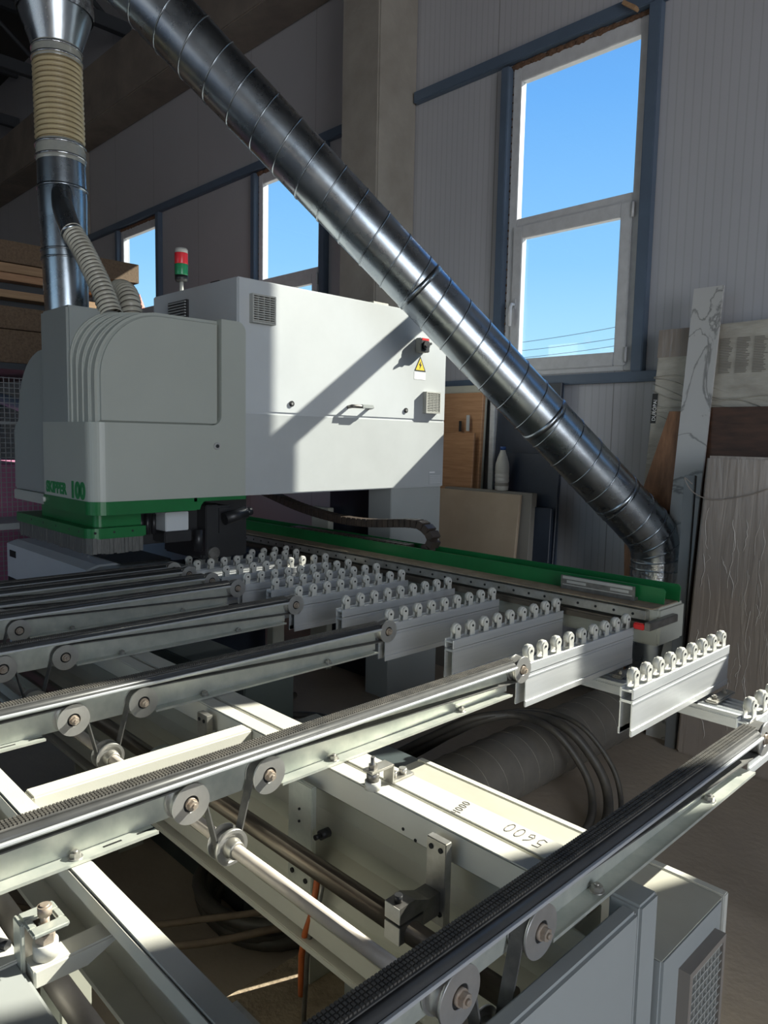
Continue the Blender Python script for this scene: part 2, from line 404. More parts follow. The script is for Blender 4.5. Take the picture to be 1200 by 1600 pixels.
# ================================================================== CONVEYOR RAILS
def pulley(parent, cx, y, z, R, w=.030, bolt=True):
    """flanged belt pulley, axis along X, front face at cx"""
    b = bm_()
    cyl(b, (cx-w,y,z), (cx-.004,y,z), R*.90, 40)
    cyl(b, (cx-w-.003,y,z), (cx-w,y,z), R, 40)
    ring(b, (cx-.0045,y,z), (cx,y,z), R, R*.42, 40)
    p = build('pulley', b, 'disc', parent)
    b = bm_(); cyl(b, (cx-.006,y,z), (cx-.0035,y,z), R*.43, 28); build('recess', b, 'dark', p)
    b = bm_(); cyl(b, (cx-.005,y,z), (cx+.003,y,z), R*.30, 20); hexbolt(b, (cx+.002,y,z), (1,0,0), R*.25, .009)
    build('axle_bolt', b, 'rust', p)
    return p
Y1P, Y2P, ZP, RP = .703, .889, .880, .0405
YS, ZSH = .795, .755
YE, ZE, RE = 1.812, .916, .040
def make_rail(label):
    t = thing('conveyor_rail', label, 'conveyor rail', (0,0,.845), 'belt conveyor rails')
    Y0, Y9 = -.75, 1.79
    b = bm_()                                            # galvanised channel: web and top return
    box(b, -.049, -.045, Y0, Y9-.01, .849, .930); box(b, -.049, -.006, Y0, Y9-.02, .925, .929)
    build('web', b, 'galv', t)
    b = bm_(); box(b, -.0065, 0, Y0, Y9-.02, .9295, .9355, .001, 1); build('edge_profile', b, 'alu', t)
    b = bm_(); box(b, -.052, -.0185, Y0, Y9-.02, .929, .945, .001, 1); prism(b, [(-.0185,.9295),(-.0068,.9295),(-.0068,.9375),(-.0090,.942),(-.0135,.9455),(-.0185,.9465)], 'y', Y0, Y9-.02, smooth=True); build('belt_guide', b, 'guide', t)
    # lower flange in two lengths
    for a, c, cut in ((Y0, .635, 1), (.925, 1.765, 0)):
        b = bm_(); box(b, -.047, -.012, a, c, .8455, .849); box(b, -.0135, -.0115, a, c, .8445, .8505)
        build('flange', b, 'galv', t)
    # pulleys
    for y, z, R in ((Y1P,ZP,RP), (Y2P,ZP,RP), (YE,ZE,RE)): pulley(t, -.010, y, z, R)
    # belt: studded top run, end wraps, return runs, drops to the drive shaft
    b = bm_()
    zt = .9485; w0, w1 = -.0435, -.0150
    def strip(pts, th=.003, ww=(w0, w1)):
        L = []
        for i, (y, z) in enumerate(pts):
            y0, z0 = pts[max(0, i-1)]; y1, z1 = pts[min(len(pts)-1, i+1)]
            n = Vector((-(z1-z0), y1-y0)); n.normalize()
            L.append([b.verts.new((x, y + s*n.x*th, z + s*n.y*th)) for s in (0, 1) for x in ww])
        for p, r in zip(L, L[1:]):
            for i, j in ((0,1), (1,3), (3,2), (2,0)): b.faces.new((p[i], p[j], r[j], r[i]))
    def arc(cy, cz, R, a0, a1, n=14):
        return [(cy + R*math.cos(math.radians(a0+(a1-a0)*k/n)), cz + R*math.sin(math.radians(a0+(a1-a0)*k/n))) for k in range(n+1)]
    box(b, -.051, -.0195, Y0, YE-.03, .945, .9485)
    ww = (-.0385, -.0160)
    R = RE*.90
    strip([(YE-.04, .9475), (YE-.01, .9515)] + arc(YE, ZE, R+.001, 85, -100) + arc(Y2P, ZP, RP*.9, 100, 180) + arc(YS, ZSH, .026, 10, -80)[:8], -.003, ww)
    strip(arc(YS, ZSH, .026, -80, -190)[4:] + arc(Y1P, ZP, RP*.9, 0, 82) + [(Y0, .905)], .003, ww)
    bl = build('belt', b, 'belt', t)
    b = bm_()
    n = int((YE-.03-Y0)/.0065)
    for k in range(n):
        y = Y0 + .002 + k*.0065
        for x in (-.0500, -.0425, -.0350, -.0275):
            o = .0 if (k % 2) else .0
            vs = [b.verts.new((x+dx, y+dy, zz)) for zz, s in ((.9484,1.), (.9516,.72)) for dx, dy in ((0,0), (.0052,0), (.0052,.0042), (0,.0042))]
            b.faces.new(vs[4:]); 
            for i in range(4): b.faces.new((vs[i], vs[(i+1) % 4], vs[4+(i+1) % 4], vs[4+i]))
    build('belt_studs', b, 'stud', bl)
    # fixing bolts
    for y in (.485, 1.085, 1.55):
        b = bm_(); cyl(b, (-.030,y,.848), (-.030,y,.851), .013, 20); hexbolt(b, (-.030,y,.851), (0,0,1), .010, .008)
        build('fixing_bolt', b, 'steel_l', t)
    build_many('hole', [lambda b, y=y: cyl(b, (-.0455,y,.919), (-.0435,y,.919), .004, 10) for y in (.28,.55,1.0,1.3)]
        + [lambda b, y=y: box(b, -.032, -.027, y, y+.035, .849, .8497, .002) for y in (.535,.60)], 'dark', t)
    return t
RAILX = [-.546, -1.227, -1.80, -2.335, -2.76, -2.975, -3.185, -3.335]
RLAB = ['dark studded belt conveyor rail nearest the camera, crossing the bottom right corner',
        'long sunlit belt conveyor rail with two bright pulleys, next after the dark nearest rail',
        'belt conveyor rail third from the camera, one of its two drive pulleys in the sun',
        'belt conveyor rail fourth from the camera, with two shaded grey pulleys at the left edge',
        'belt conveyor rail fifth from the camera with one full end disc showing beside the rollers',
        'belt conveyor rail sixth from the camera, partly hidden disc at its end',
        'belt conveyor rail seventh from the camera, second from last before the grey press unit',
        'farthest belt conveyor rail, lying right against the grey press unit']
rail0 = make_rail(RLAB[0]); rail0.location.x = RAILX[0]
for x, l in zip(RAILX[1:], RLAB[1:]):
    r = copy_tree(rail0, None, (x, 0, rail0.location.z)); r['label'] = l

# ================================================================== ROLLER BLADES
def make_blade(label):
    t = thing('roller_bar', label, 'roller bar', (0,1.93,.765), 'aluminium roller bars')
    y0, y1 = 1.93, 2.63
    b = bm_()
    for s in (-1, 1):
        box(b, s*.019-(.0035 if s > 0 else 0), s*.019+(.0035 if s < 0 else 0), y0, y1, .768, .872)
        box(b, s*.021-(.006 if s > 0 else 0), s*.021+(.006 if s < 0 else 0), y0, y1, .874, .905, .001, 1)
        box(b, s*.0215-(.006 if s > 0 else 0), s*.0215+(.006 if s < 0 else 0), y0, y1, .765, .785, .001, 1)
        box(b, s*.0205-(.002 if s > 0 else 0), s*.0205+(.002 if s < 0 else 0), y0, y1, .858, .863)
    box(b, -.017, .017, y0, y1, .862, .870); box(b, -.017, .017, y0, y1, .894, .899)
    build('profile', b, 'alu', t)
    for k in range(9):
        y = 1.965 + k*.0795
        b = bm_()
        poly = [(y-.0125,.897), (y+.0125,.897), (y+.0135,.938)] + [(y+.0155*math.cos(a*PI/8), .941+.0155*math.sin(a*PI/8)) for a in range(9)] + [(y-.0135,.938)]
        poly = [(y-.015,.897), (y+.015,.897), (y+.012,.920)] + [(y+.0155*math.cos(a*PI/8), .938+.0155*math.sin(a*PI/8)) for a in range(9)] + [(y-.012,.920)]
        prism(b, poly, 'x', .009, .0125); prism(b, poly, 'x', -.0125, -.009)
        box(b, -.0125, .0125, y-.015, y+.015, .897, .904)
        rl = build('roller', b, 'plastic', t)
        b = bm_(); lathe(b, [(.0170,-.0085), (.0195,-.006), (.0195,.006), (.0170,.0085)], (0,y,.9385), 'x', 20); cyl(b, (-.014,y,.9385), (.0142,y,.9385), .0035, 8)
        build('wheel', b, 'plastic', rl)
        b = bm_(); cyl(b, (.0124,y,.9385), (.0146,y,.9385), .0042, 10); build('axle', b, 'dark', rl)
    return t
BX = [-.645, -.965, -1.305, -1.63, -1.935, -2.215, -2.49, -2.70, -2.885, -3.11, -3.335, -3.47]
BLAB = ['aluminium roller bar at the right edge of the picture, just behind the nearest dark rail',
        'brightly sunlit white roller bar standing free with its nine rollers in full view',
        'aluminium roller bar directly behind the end disc of the long sunlit rail, half in sun',
        'open-ended roller bar between the end discs of the second and third conveyor rails',
        'aluminium roller bar directly behind the end disc of the third rail from the camera',
        'aluminium roller bar with open profile end, sixth counted from the right',
        'aluminium roller bar directly behind the end disc of the fourth rail from the camera',
        'aluminium roller bar eighth counted from the right',
        'aluminium roller bar ninth counted from the right, behind the disc of the fifth rail',
        'aluminium roller bar tenth counted from the right, in shade',
        'aluminium roller bar second from the back, in the shade by the machining head',
        'rearmost aluminium roller bar, deepest in the shade by the machining head']
bl0 = make_blade(BLAB[0]); bl0.location.x = BX[0]
for i, (x, l) in enumerate(zip(BX[1:], BLAB[1:])):
    r = copy_tree(bl0, None, (x, bl0.location.y - (.03 if i % 2 else 0), bl0.location.z)); r['label'] = l
# cross profile carrying the blades
t = thing('aluminium_crossbar', 'grooved aluminium crossbar running under the roller bars, seen right of the sunlit bar', 'crossbar', (-2,2.47,.69))
b = bm_(); box(b, -3.6, -.3, 2.40, 2.56, .70, .735, .003)
for k in range(5): box(b, -3.6, -.3, 2.405+k*.033, 2.42+k*.033, .735, .745)
build('profile', b, 'alu', t)
for i, x in enumerate(BX):
    for s in (1,):
        b = bm_(); box(b, x+.022, x+.062, 2.44, 2.60, .745, .757, .004); hexbolt(b, (x+.042,2.47,.757), (0,0,1), .010, .008); hexbolt(b, (x+.042,2.555,.757), (0,0,1), .010, .008)
        build('clamp', b, 'steel_l', t)
for i, x in enumerate((-3.4,-.35)):
    b = bm_(); box(b, x-.03, x+.03, 2.44, 2.52, 0, .70, .003); build('leg', b, 'cream2', t)

# ================================================================== FRAME UNDER THE RAILS
t = thing('frame_beam', 'cream main frame beam with grooved top strip and pencilled numbers, lit by the sun', 'frame beam', (-2,1.12,.5))
X0, X1 = -3.5, -.60
b = bm_(); box(b, X0, X1, 1.056, 1.103, .78, .843, .003); box(b, X0, X1, 1.103, 1.112, .79, .830); box(b, X0, X1, 1.112, 1.178, .79, .843, .003)
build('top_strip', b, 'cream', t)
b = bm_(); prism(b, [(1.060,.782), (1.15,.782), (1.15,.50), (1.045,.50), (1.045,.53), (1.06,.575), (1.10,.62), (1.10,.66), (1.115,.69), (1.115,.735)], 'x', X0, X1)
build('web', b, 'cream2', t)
b = bm_(); box(b, X0, X1, 1.00, 1.17, .462, .512, .003); box(b, X0, X1, .985, 1.03, .435, .452, .002); build('lower_tube', b, 'cream', t)
def strokes(name, digs, o, rx, ry, s, parent, z):
    D = {'4': [[(0,1),(0,.5),(.5,.45)], [(.45,1),(.4,-.1)]], '0': [[(.25+.25*math.cos(a*PI/6), .5+.5*math.sin(a*PI/6)) for a in range(13)]],
         '5': [[(.55,1),(.1,.95),(.08,.6),(.4,.6),(.5,.3),(.3,0),(0,.1)]], '6': [[(.45,1),(.15,.7),(.02,.3),(.2,0),(.45,.15),(.4,.42),(.1,.35)]]}
    b = bm_(); x = 0
    rx, ry = Vector(rx), Vector(ry)
    for ch in digs:
        for st in D[ch]:
            tube(b, [Vector(o) + rx*((x+u)*s) + ry*(v*s) + Vector((0,0,0)) for u, v in st], .0009, 6)
        x += .85
    return build(name, b, 'pencil', parent)
strokes('pencil_mark', '4000', (-.905,1.116,.8433), (-.18,.98,0), (-.95,-.1,0), .0175, t, .843).scale.z = 1
strokes('pencil_mark', '5600', (-.722,1.163,.8433), (-1,.05,0), (0,-1.15,0), .0285, t, .843)
build_many('hole', [lambda b, x=x, z=z: cyl(b, (x,1.0575,z-.01), (x,1.0545,z-.01), .0035, 10) for x, z in ((-1.00,.805), (-.965,.795))], 'dark', t)
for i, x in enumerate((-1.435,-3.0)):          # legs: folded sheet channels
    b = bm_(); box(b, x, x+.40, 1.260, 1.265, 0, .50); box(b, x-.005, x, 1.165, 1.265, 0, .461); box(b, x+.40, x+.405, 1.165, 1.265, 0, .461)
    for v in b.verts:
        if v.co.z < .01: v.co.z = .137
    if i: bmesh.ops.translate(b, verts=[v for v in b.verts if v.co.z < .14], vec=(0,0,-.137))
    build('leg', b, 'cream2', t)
# steel side plate and its cable
t = thing('side_plate', 'grey steel plate bolted upright on the front of the main frame beam', 'plate', (-1.3,1.035,.54))
b = bm_(); box(b, -1.345, -1.255, 1.020, 1.034, .545, .80, .002); build('plate', b, 'galv', t)
build_many('bolt', [lambda b, x=x, z=z, r=r: cyl(b, (x,1.0205,z), (x,1.0165,z), r, 12) for x, z, r in ((-1.30,.735,.003),(-1.30,.705,.003),(-1.325,.573,.006),(-1.275,.568,.006))], 'dark', t)
b = bm_(); cyl(b, (-1.225,1.045,.70), (-1.225,1.02,.70), .011, 12); cyl(b, (-1.225,1.02,.70), (-1.225,1.005,.70), .006, 10)
build('black_screw', b, 'black', t)
b = bm_(); tube(b, [(-1.24,1.03,.60),(-1.235,1.015,.55),(-1.238,1.005,.50),(-1.25,1.0,.46),(-1.262,1.0,.40),(-1.263,1.0,.34),(-1.262,1.0,.30)], .008, 8)
build('cable', b, 'orange', None, label='orange cable hanging down beside the upright steel plate', cat='cable')
b = bm_(); tube(b, [(-1.228,1.035,.60),(-1.222,1.02,.55),(-1.225,1.01,.50),(-1.238,1.005,.46),(-1.248,1.005,.40),(-1.252,1.005,.34),(-1.252,1.0,.25),(-1.25,1.0,.20)], .006, 8)
build('cable', b, 'steel', None, label='thin dark grey cable hanging beside the orange cable', cat='cable')
# brown shaft with clamp
t = thing('support_shaft', 'thick brown steel shaft lying along the front of the main frame beam', 'shaft', (-2,.99,.60))
b = bm_(); cyl(b, (-3.5,.945,.690), (-.64,.945,.690), .0215, 28); build('shaft', b, 'shaft', t)
t = thing('clamp_arm', 'upright steel bar with two holes and a split clamp gripping the brown shaft', 'clamp', (-.88,1.0,.66))
b = bm_(); box(b, -.905, -.855, 1.022, 1.040, .665, .835, .0015); build('bar', b, 'steel_l', t)
build_many('hole', [lambda b, x=x, z=z: cyl(b, (x,1.0225,z), (x,1.0195,z), .0052, 14) for x, z in ((-.892,.818),(-.868,.818),(-.866,.690))], 'dark', t)
b = bm_(); prism(b, [(1.0215,.735),(1.0215,.690),(.975,.690),(.975,.719),(.912,.719),(.912,.750),(.950,.752),(.99,.735)], 'x', -.905, -.866); build('clamp_jaw', b, 'steel', t)
b = bm_(); box(b, -.905, -.866, .912, .975, .678, .713, .001); build('clamp_jaw', b, 'steel', t)
b = bm_(); box(b, -.9045, -.8665, .9105, .9122, .7195, .7495); build('cut_face', b, 'plastic', t)
b = bm_(); box(b, -.9045, -.8665, .9105, .9122, .6785, .7125); build('cut_face', b, 'plastic', t)
b = bm_(); tube(b, [(-.885,.926,.750),(-.885,.926,.764)], .008, 10); build('screw', b, 'black', t)
# second, farther clamp bar
t = thing('clamp_arm', 'short upright steel bar with two holes, on the beam behind the long sunlit rail', 'clamp', (-1.78,1.03,.66))
b = bm_(); box(b, -1.765, -1.715, 1.022, 1.042, .69, .835, .0015); build('bar', b, 'steel_l', t)
build_many('hole', [lambda b, x=x: cyl(b, (x,1.0225,.818), (x,1.0195,.818), .005, 12) for x in (-1.752,-1.728)], 'dark', t)
# bearing on the shaft
t = thing('bearing_block', 'cast half-round bearing block around the brown shaft left of the short steel bar', 'bearing', (-2.0,.99,.58))
b = bm_(); ring(b, (-1.83,.945,.690), (-1.79,.945,.690), .050, .036, 32); box(b, -1.83, -1.79, .885, 1.005, .636, .646, .002)
build('housing', b, 'galv', t)
# drive shaft with toothed wheels
t = thing('drive_shaft', 'pale round drive shaft carrying the toothed belt wheels beneath the rails', 'shaft', (-2,YS,ZSH-.03))
b = bm_(); cyl(b, (-3.5,YS,ZSH), (-.562,YS,ZSH), .0135, 24); build('shaft', b, 'shaft_l', t)
for x in RAILX:
    b = bm_()
    xx = x-.012
    cyl(b, (xx-.030,YS,ZSH), (xx-.004,YS,ZSH), .024, 30); ring(b, (xx-.005,YS,ZSH), (xx+.004,YS,ZSH), .037, .030, 36); ring(b, (xx-.005,YS,ZSH), (xx-.001,YS,ZSH), .034, .018, 36); ring(b, (xx-.034,YS,ZSH), (xx-.030,YS,ZSH), .037, .012, 36)
    w = build('belt_wheel', b, 'disc', t)
    b = bm_(); lathe(b, [(.021,-.01),(.021,.006),(.0185,.010),(.0185,.020),(.016,.022)], (xx,YS,ZSH), 'x', 28); build('hub', b, 'steel_l', w)
# crossbar between beams
for i, (x, lab) in enumerate(((-1.57,'white square frame tube joining the two frame beams behind the long sunlit rail'),)):
    b = bm_(); box(b, x-.025, x+.025, .512, 1.056, .79, .842, .004); build('frame_tube', b, 'cream', None, label=lab, cat='frame tube')
# left frame beam (C channel)
t = thing('frame_beam', 'cream C-shaped frame beam from the left edge to the bottom, beside the bolted clamp', 'frame beam', (-2,.49,.7))
b = bm_(); box(b, -3.5, -.60, .468, .508, .835, .843, .003); box(b, -3.5, -.60, .503, .508, .70, .837); box(b, -3.5, -.60, .455, .508, .70, .704); box(b, -3.5, -.60, .4535, .4565, .70, .710)
box(b, -3.5, -.60, .466, .470, .812, .840)
build('channel', b, 'cream', t)
for x in (-1.3,-3.1):
    b = bm_(); box(b, x-.05, x+.05, .45, .507, 0, .70, .003); build('leg', b, 'cream2', t)
b = bm_(); box(b, -.80, -.74, .512, .522, .79, .83); build('bracket', b, 'steel_l', t)
# left shaft
b = bm_(); cyl(b, (-3.5,.400,.735), (-.35,.400,.735), .0185, 24)
build('adjusting_shaft', b, 'shaft_l', None, label='pale dusty round shaft in the bottom left corner, below the bolted clamp', cat='shaft')
# frame edge further left with grey cover
t = thing('sheet_cover', 'grey folded sheet metal cover in the bottom left corner', 'cover', (-.98,.25,.4))
b = bm_(); box(b, -3.0, -.80, .20, .350, 0, .790, .006); build('sheet', b, 'cover', t)
b = bm_(); box(b, -3.0, -1.13, .318, .352, .790, .797, .002); build('white_edge', b, 'cream', t)
# bolted clamp bottom left
t = thing('height_clamp', 'bolted clamp with slotted bent plate and slanted white arm, bottom left corner', 'clamp', (-1.12,.40,.765))
b = bm_()
for a in ((-1.145,-1.122,.352,.405,.853,.861), (-1.096,-1.075,.352,.405,.853,.861), (-1.122,-1.096,.352,.364,.853,.861), (-1.122,-1.096,.394,.405,.853,.861), (-1.145,-1.112,.345,.352,.772,.861), (-1.20,-1.112,.29,.352,.765,.773)): box(b, *a, .0022)
build('bent_plate', b, 'galv', t)
b = bm_(); tube(b, [(-1.109,.380,.775),(-1.109,.380,.882)], .0068, 14); tube(b, [(-1.109,.380,.866),(-1.109,.380,.880)], .0105, 14)
tube(b, [(-1.109,.380,.824),(-1.109,.380,.838)], .0150, 6, smooth=False); build('bolt', b, 'rust', t)
b = bm_(); cyl(b, (-1.109,.380,.799), (-1.109,.380,.823), .0185, 28); build('spacer', b, 'plastic', t)
b = bm_(); prism(b, [(.354,.768),(.435,.766),(.488,.790),(.488,.799),(.354,.798)], 'x', -1.128, -1.084, .003); build('arm', b, 'cream', t)
b = bm_(); tube(b, [(-1.20,.325,.80),(-1.165,.343,.803)], .008, 8); build('black_screw', b, 'black', t)
# bracket with bolt on the main beam
t = thing('stop_bracket', 'small bent steel stop bracket with an upright bolt standing on the main frame beam', 'bracket', (-1.11,1.13,.843))
b = bm_(); d1 = (.5,.866,0)
box(b, -1.115, -1.085, 1.112, 1.178, .843, .849, .001); box(b, -1.115, -1.085, 1.108, 1.113, .843, .888, .001); box(b, -1.115, -1.085, 1.045, 1.112, .883, .889, .001)
build('bent_plate', b, 'steel_l', t)
b = bm_(); cyl(b, (-1.10,1.155,.849), (-1.10,1.155,.862), .009, 16); cyl(b, (-1.10,1.128,.849), (-1.10,1.128,.862), .006, 12); build('cap_screw', b, 'steel_l', t)
b = bm_(); cyl(b, (-1.10,1.062,.86), (-1.10,1.062,.915), .0055, 12); tube(b, [(-1.10,1.062,.889),(-1.10,1.062,.899)], .010, 6, smooth=False); tube(b, [(-1.10,1.062,.862),(-1.10,1.062,.883)], .014, 16); build('bolt', b, 'steel', t)
b = bm_(); cyl(b, (-1.10,1.062,.844), (-1.10,1.062,.862), .0175, 24); build('bumper', b, 'plastic', t)
# long electrical enclosure behind the beam
t = thing('electrical_enclosure', 'long low beige-grey enclosure behind the main frame beam, with a vent in its end', 'enclosure', (-.9,1.35,0))
b = bm_(); box(b, -1.345, -.508, 1.205, 1.470, .10, .698, .005); build('body', b, 'cover', t)
b = bm_(); box(b, -1.345, -.508, 1.200, 1.468, .6985, .7005); build('dusty_lid', b, 'cream2', t)
b = bm_(); box(b, -1.347, -.505, 1.472, 1.492, .10, .703, .002); build('rear_flange', b, 'cream', t)
b = bm_()
v0, v1, w0, w1 = 1.275, 1.440, .44, .648
for a in ((-.508,-.486,v0,v0+.012,w0,w1), (-.508,-.486,v1-.012,v1,w0,w1), (-.508,-.486,v0+.012,v1-.012,w1-.012,w1), (-.508,-.486,v0+.012,v1-.012,w0,w0+.012), (-.508,-.503,v0+.012,v1-.012,w0+.012,w1-.012)): box(b, *a)
vent = build('vent_frame', b, 'ventb', t)
b = bm_()
for k in range(9): y = v0+.018+k*.0175; box(b, -.503, -.489, y, y+.0025, w0+.012, w1-.012)
for k in range(11): z = w0+.015+k*.0175; box(b, -.503, -.488, v0+.012, v1-.012, z, z+.0025)
build('grille', b, 'ventg', vent)
# folded cover in front of it
t = thing('sheet_cover', 'tall smooth grey sheet metal guard standing in the bottom right, beside the vented enclosure', 'cover', (-.58,.9,0))
b = bm_(); box(b, -.555, -.522, -.30, 1.132, 0, .818, .006); build('sheet', b, 'cover', t)
b = bm_(); box(b, -.580, -.520, 1.134, 1.200, 0, .824, .005); build('end_cap', b, 'cover', t)
# dusty footing and floor box under the beam
b = bm_(); box(b, -1.56, -1.00, .90, 1.29, 0, .135, .01); build('footing', b, 'saw', None, label='low footing block covered in sawdust beneath the frame beam', cat='footing')
b = bm_(); box(b, -2.9, -1.95, 1.30, 1.5, 0, .80, .004); box(b, -1.95, -1.36, 1.50, 1.60, 0, .63, .003)  # low second box added out of view to block sun from the floor
build('machine_box_and_sun_block', b, 'box_dk', None, label='plain dark grey box in the shade behind the main frame beam, plus added sun blocker', cat='box')

# hoses on the floor
def coil(name, c, R, n, rr, mat, lab, seed, tilt=.1, cat='hose'):
    random.seed(seed); pts = []
    N = n*26
    for k in range(N+1):
        a = 2*PI*k/26; w = R*(1+.10*math.sin(a*.37+seed)) ; pts.append((c[0]+w*math.cos(a)*1.15, c[1]+w*.85*math.sin(a)+.02*math.sin(a*.21), c[2]+rr+k/N*rr*1.6*n*.6+tilt*math.sin(a)*R*.2+.01))
    b = bm_(); tube(b, pts, rr, 8); return build(name, b, mat, None, label=lab, cat=cat)
coil('coiled_hose', (-1.90,1.33,0), .19, 5, .022, 'hose_b', 'black hose lying in a coil on the floor below the drive shaft', 3)
coil('coiled_hose', (-1.88,1.38,.10), .15, 2, .012, 'hose_br', 'thin brown cable looped on top of the black coil', 5)
def hose(name, pts, r, mat, lab, cat='hose', n=10, seg=10):
    P = [Vector(p) for p in pts]; out = []
    for i in range(len(P)-1):
        p0, p1, p2, p3 = P[max(0,i-1)], P[i], P[i+1], P[min(len(P)-1,i+2)]
        for k in range(n):
            s = k/n; out.append(.5*((2*p1)+(p2-p0)*s+(2*p0-5*p1+4*p2-p3)*s*s+(3*p1-p0-3*p2+p3)*s**3))
    out.append(P[-1]); b = bm_(); tube(b, out, r, seg); return build(name, b, mat, None, label=lab, cat=cat)
hose('cable', [(-1.73,1.45,.12),(-1.72,1.28,.16),(-1.84,1.10,.15),(-2.02,.93,.12),(-2.4,.7,.1)], .010, 'hose_br', 'brown cable running left from the coil, upper of two', 'cable')
hose('cable', [(-1.66,1.36,.12),(-1.66,1.20,.16),(-1.78,1.02,.14),(-1.97,.84,.12),(-2.4,.55,.1)], .011, 'hose_br', 'brown cable running left from the coil, lower of two', 'cable')
# big cable loops beside the floor duct
LP = [(-2.9,2.15,.03),(-2.60,2.28,.035),(-2.37,2.36,.07),(-2.17,2.54,.21),(-2.00,2.66,.325),(-1.857,2.797,.345),(-1.68,2.83,.32),(-1.552,2.88,.17),(-1.476,2.84,.06),(-1.40,2.65,.03),(-1.40,2.38,.03),(-1.55,2.2,.03)]
hose('cable', LP, .022, 'hose_b', 'thickest black cable looping over the floor duct', 'cable')
hose('cable', [(x+.035, y+.045, z+.015 if z > .1 else z) for x, y, z in LP], .012, 'hose_b', 'thin black cable tied outside the thick one over the floor duct', 'cable')
hose('cable', [(x-.045, y-.055, z-.002 if z > .1 else z) for x, y, z in LP], .017, 'hose_b', 'inner black cable of the bundle looping over the floor duct', 'cable')
hose('cable', [(-3.4,2.3,.02),(-3.1,2.6,.02),(-2.75,2.35,.03),(-2.9,2.1,.03),(-3.3,2.2,.02),(-3.5,2.7,.02)], .018, 'hose_b', 'black cable curling in the dark under the roller bars', 'cable')

# ================================================================== MACHINE BASE BEAM
t = thing('gantry_beam', 'long cream beam with a steel guide rail and green guard strips on top', 'beam', (-3,2.8,0))
b = bm_(); box(b, -9.5, -1.228, 2.690, 2.910, .822, .973, .010); build('beam', b, 'cream2', t)
b = bm_(); box(b, -9.4, -1.268, 2.645, 2.690, .910, .917); box(b, -9.4, -1.268, 2.640, 2.690, .888, .910, .002); build('rack_rail', b, 'shaft', t)
b = bm_(); box(b, -9.4, -1.268, 2.655, 2.690, .926, .961, .003); build('guide_rail', b, 'steel_l', t)
build_many('rail_hole', [lambda b, k=k: cyl(b, (-1.32-.08*k,2.6555,.943), (-1.32-.08*k,2.6535,.943), .0055, 10) for k in range(56)], 'dark', t)
b = bm_(); box(b, -9.4, -1.235, 2.642, 2.86, .9735, .978); build('top_ledge', b, 'saw', t)
b = bm_(); prism(b, [(-9.4,.974),(-1.243,.974),(-1.238,1.030),(-1.248,1.040),(-9.4,1.040)], 'y', 2.748, 2.754); build('green_guard', b, 'green', t)
b = bm_(); prism(b, [(-9.4,.974),(-1.231,.974),(-1.228,1.034),(-1.238,1.045),(-9.4,1.045)], 'y', 2.860, 2.866); build('green_guard', b, 'green', t)
b = bm_(); box(b, -1.68, -1.345, 2.712, 2.744, .9785, .992, .002); box(b, -1.68,-1.345,2.712,2.719,.992,1.036,.001); build('slider_block', b, 'steel', t)
build_many('bright_edge', [lambda b, a=a: box(b, a[0], a[1], 2.7105, 2.7122, a[2], a[3]) for a in ((-1.67,-1.355,1.022,1.034),(-1.67,-1.355,.996,1.000),(-1.65,-1.56,1.006,1.017),(-1.45,-1.37,1.006,1.017))], 'disc', t)
b = bm_(); box(b, -1.228, -1.205, 2.565, 2.80, .910, .940, .002); build('limit_bracket', b, 'steel', t)
b = bm_(); box(b, -1.270, -1.228, 2.560, 2.580, .910, .934, .004); build('red_tip', b, 'red', t)
for x in (-4.2,-7.5):
    b = bm_(); box(b, x-.16, x+.12, 2.71, 2.89, 0, .822, .006); build('leg', b, 'cream2', t)
# energy chain
def path(pts, n=8):
    P = [Vector(p) for p in pts]; out = []
    for i in range(len(P)-1):
        p0, p1, p2, p3 = P[max(0,i-1)], P[i], P[i+1], P[min(len(P)-1,i+2)]
        for k in range(n):
            s = k/n; out.append(.5*((2*p1)+(p2-p0)*s+(2*p0-5*p1+4*p2-p3)*s*s+(3*p1-p0-3*p2+p3)*s**3))
    out.append(P[-1]); return out
t = thing('energy_chain', 'dark brown cable drag chain curving over the green guard below the white cabinet', 'cable chain', (-3.2,2.93,.99))
ch = path([(-4.48,0,1.314),(-4.0,0,1.242),(-3.60,0,1.166),(-3.24,0,1.128),(-2.96,0,1.128),(-2.65,0,1.156),(-2.55,0,1.147),(-2.49,0,1.095),(-2.51,0,1.047),(-2.57,0,1.028)], 9)
def links(name, ch, sz, parent, y0, y1, mat, th=.030):
    L = [0]
    for a, c in zip(ch, ch[1:]): L.append(L[-1]+(c-a).length)
    s = 0; b = bm_()
    while s < L[-1]-sz:
        i = max(j for j in range(len(L)) if L[j] <= s); f = (s-L[i])/max(1e-6, (L[min(i+1,len(L)-1)]-L[i])); p = ch[i].lerp(ch[min(i+1,len(ch)-1)], f)
        d = (ch[min(i+1,len(ch)-1)]-ch[i]).normalized()
        obox(b, (p.x, (y0+y1)/2, p.z), d, (0,1,0), (-d.z,0,d.x), sz*.93, y1-y0, th, .003); s += sz
    return build(name, b, mat, parent)
links('chain_link', ch, .042, t, 2.768, 2.835, 'chain', .044)
b = bm_()
x = -3.65
while x < -2.68: box(b, x, x+.032, 2.765, 2.835, 1.008, 1.043, .002); x += .042
build('lower_run', b, 'chain', t)

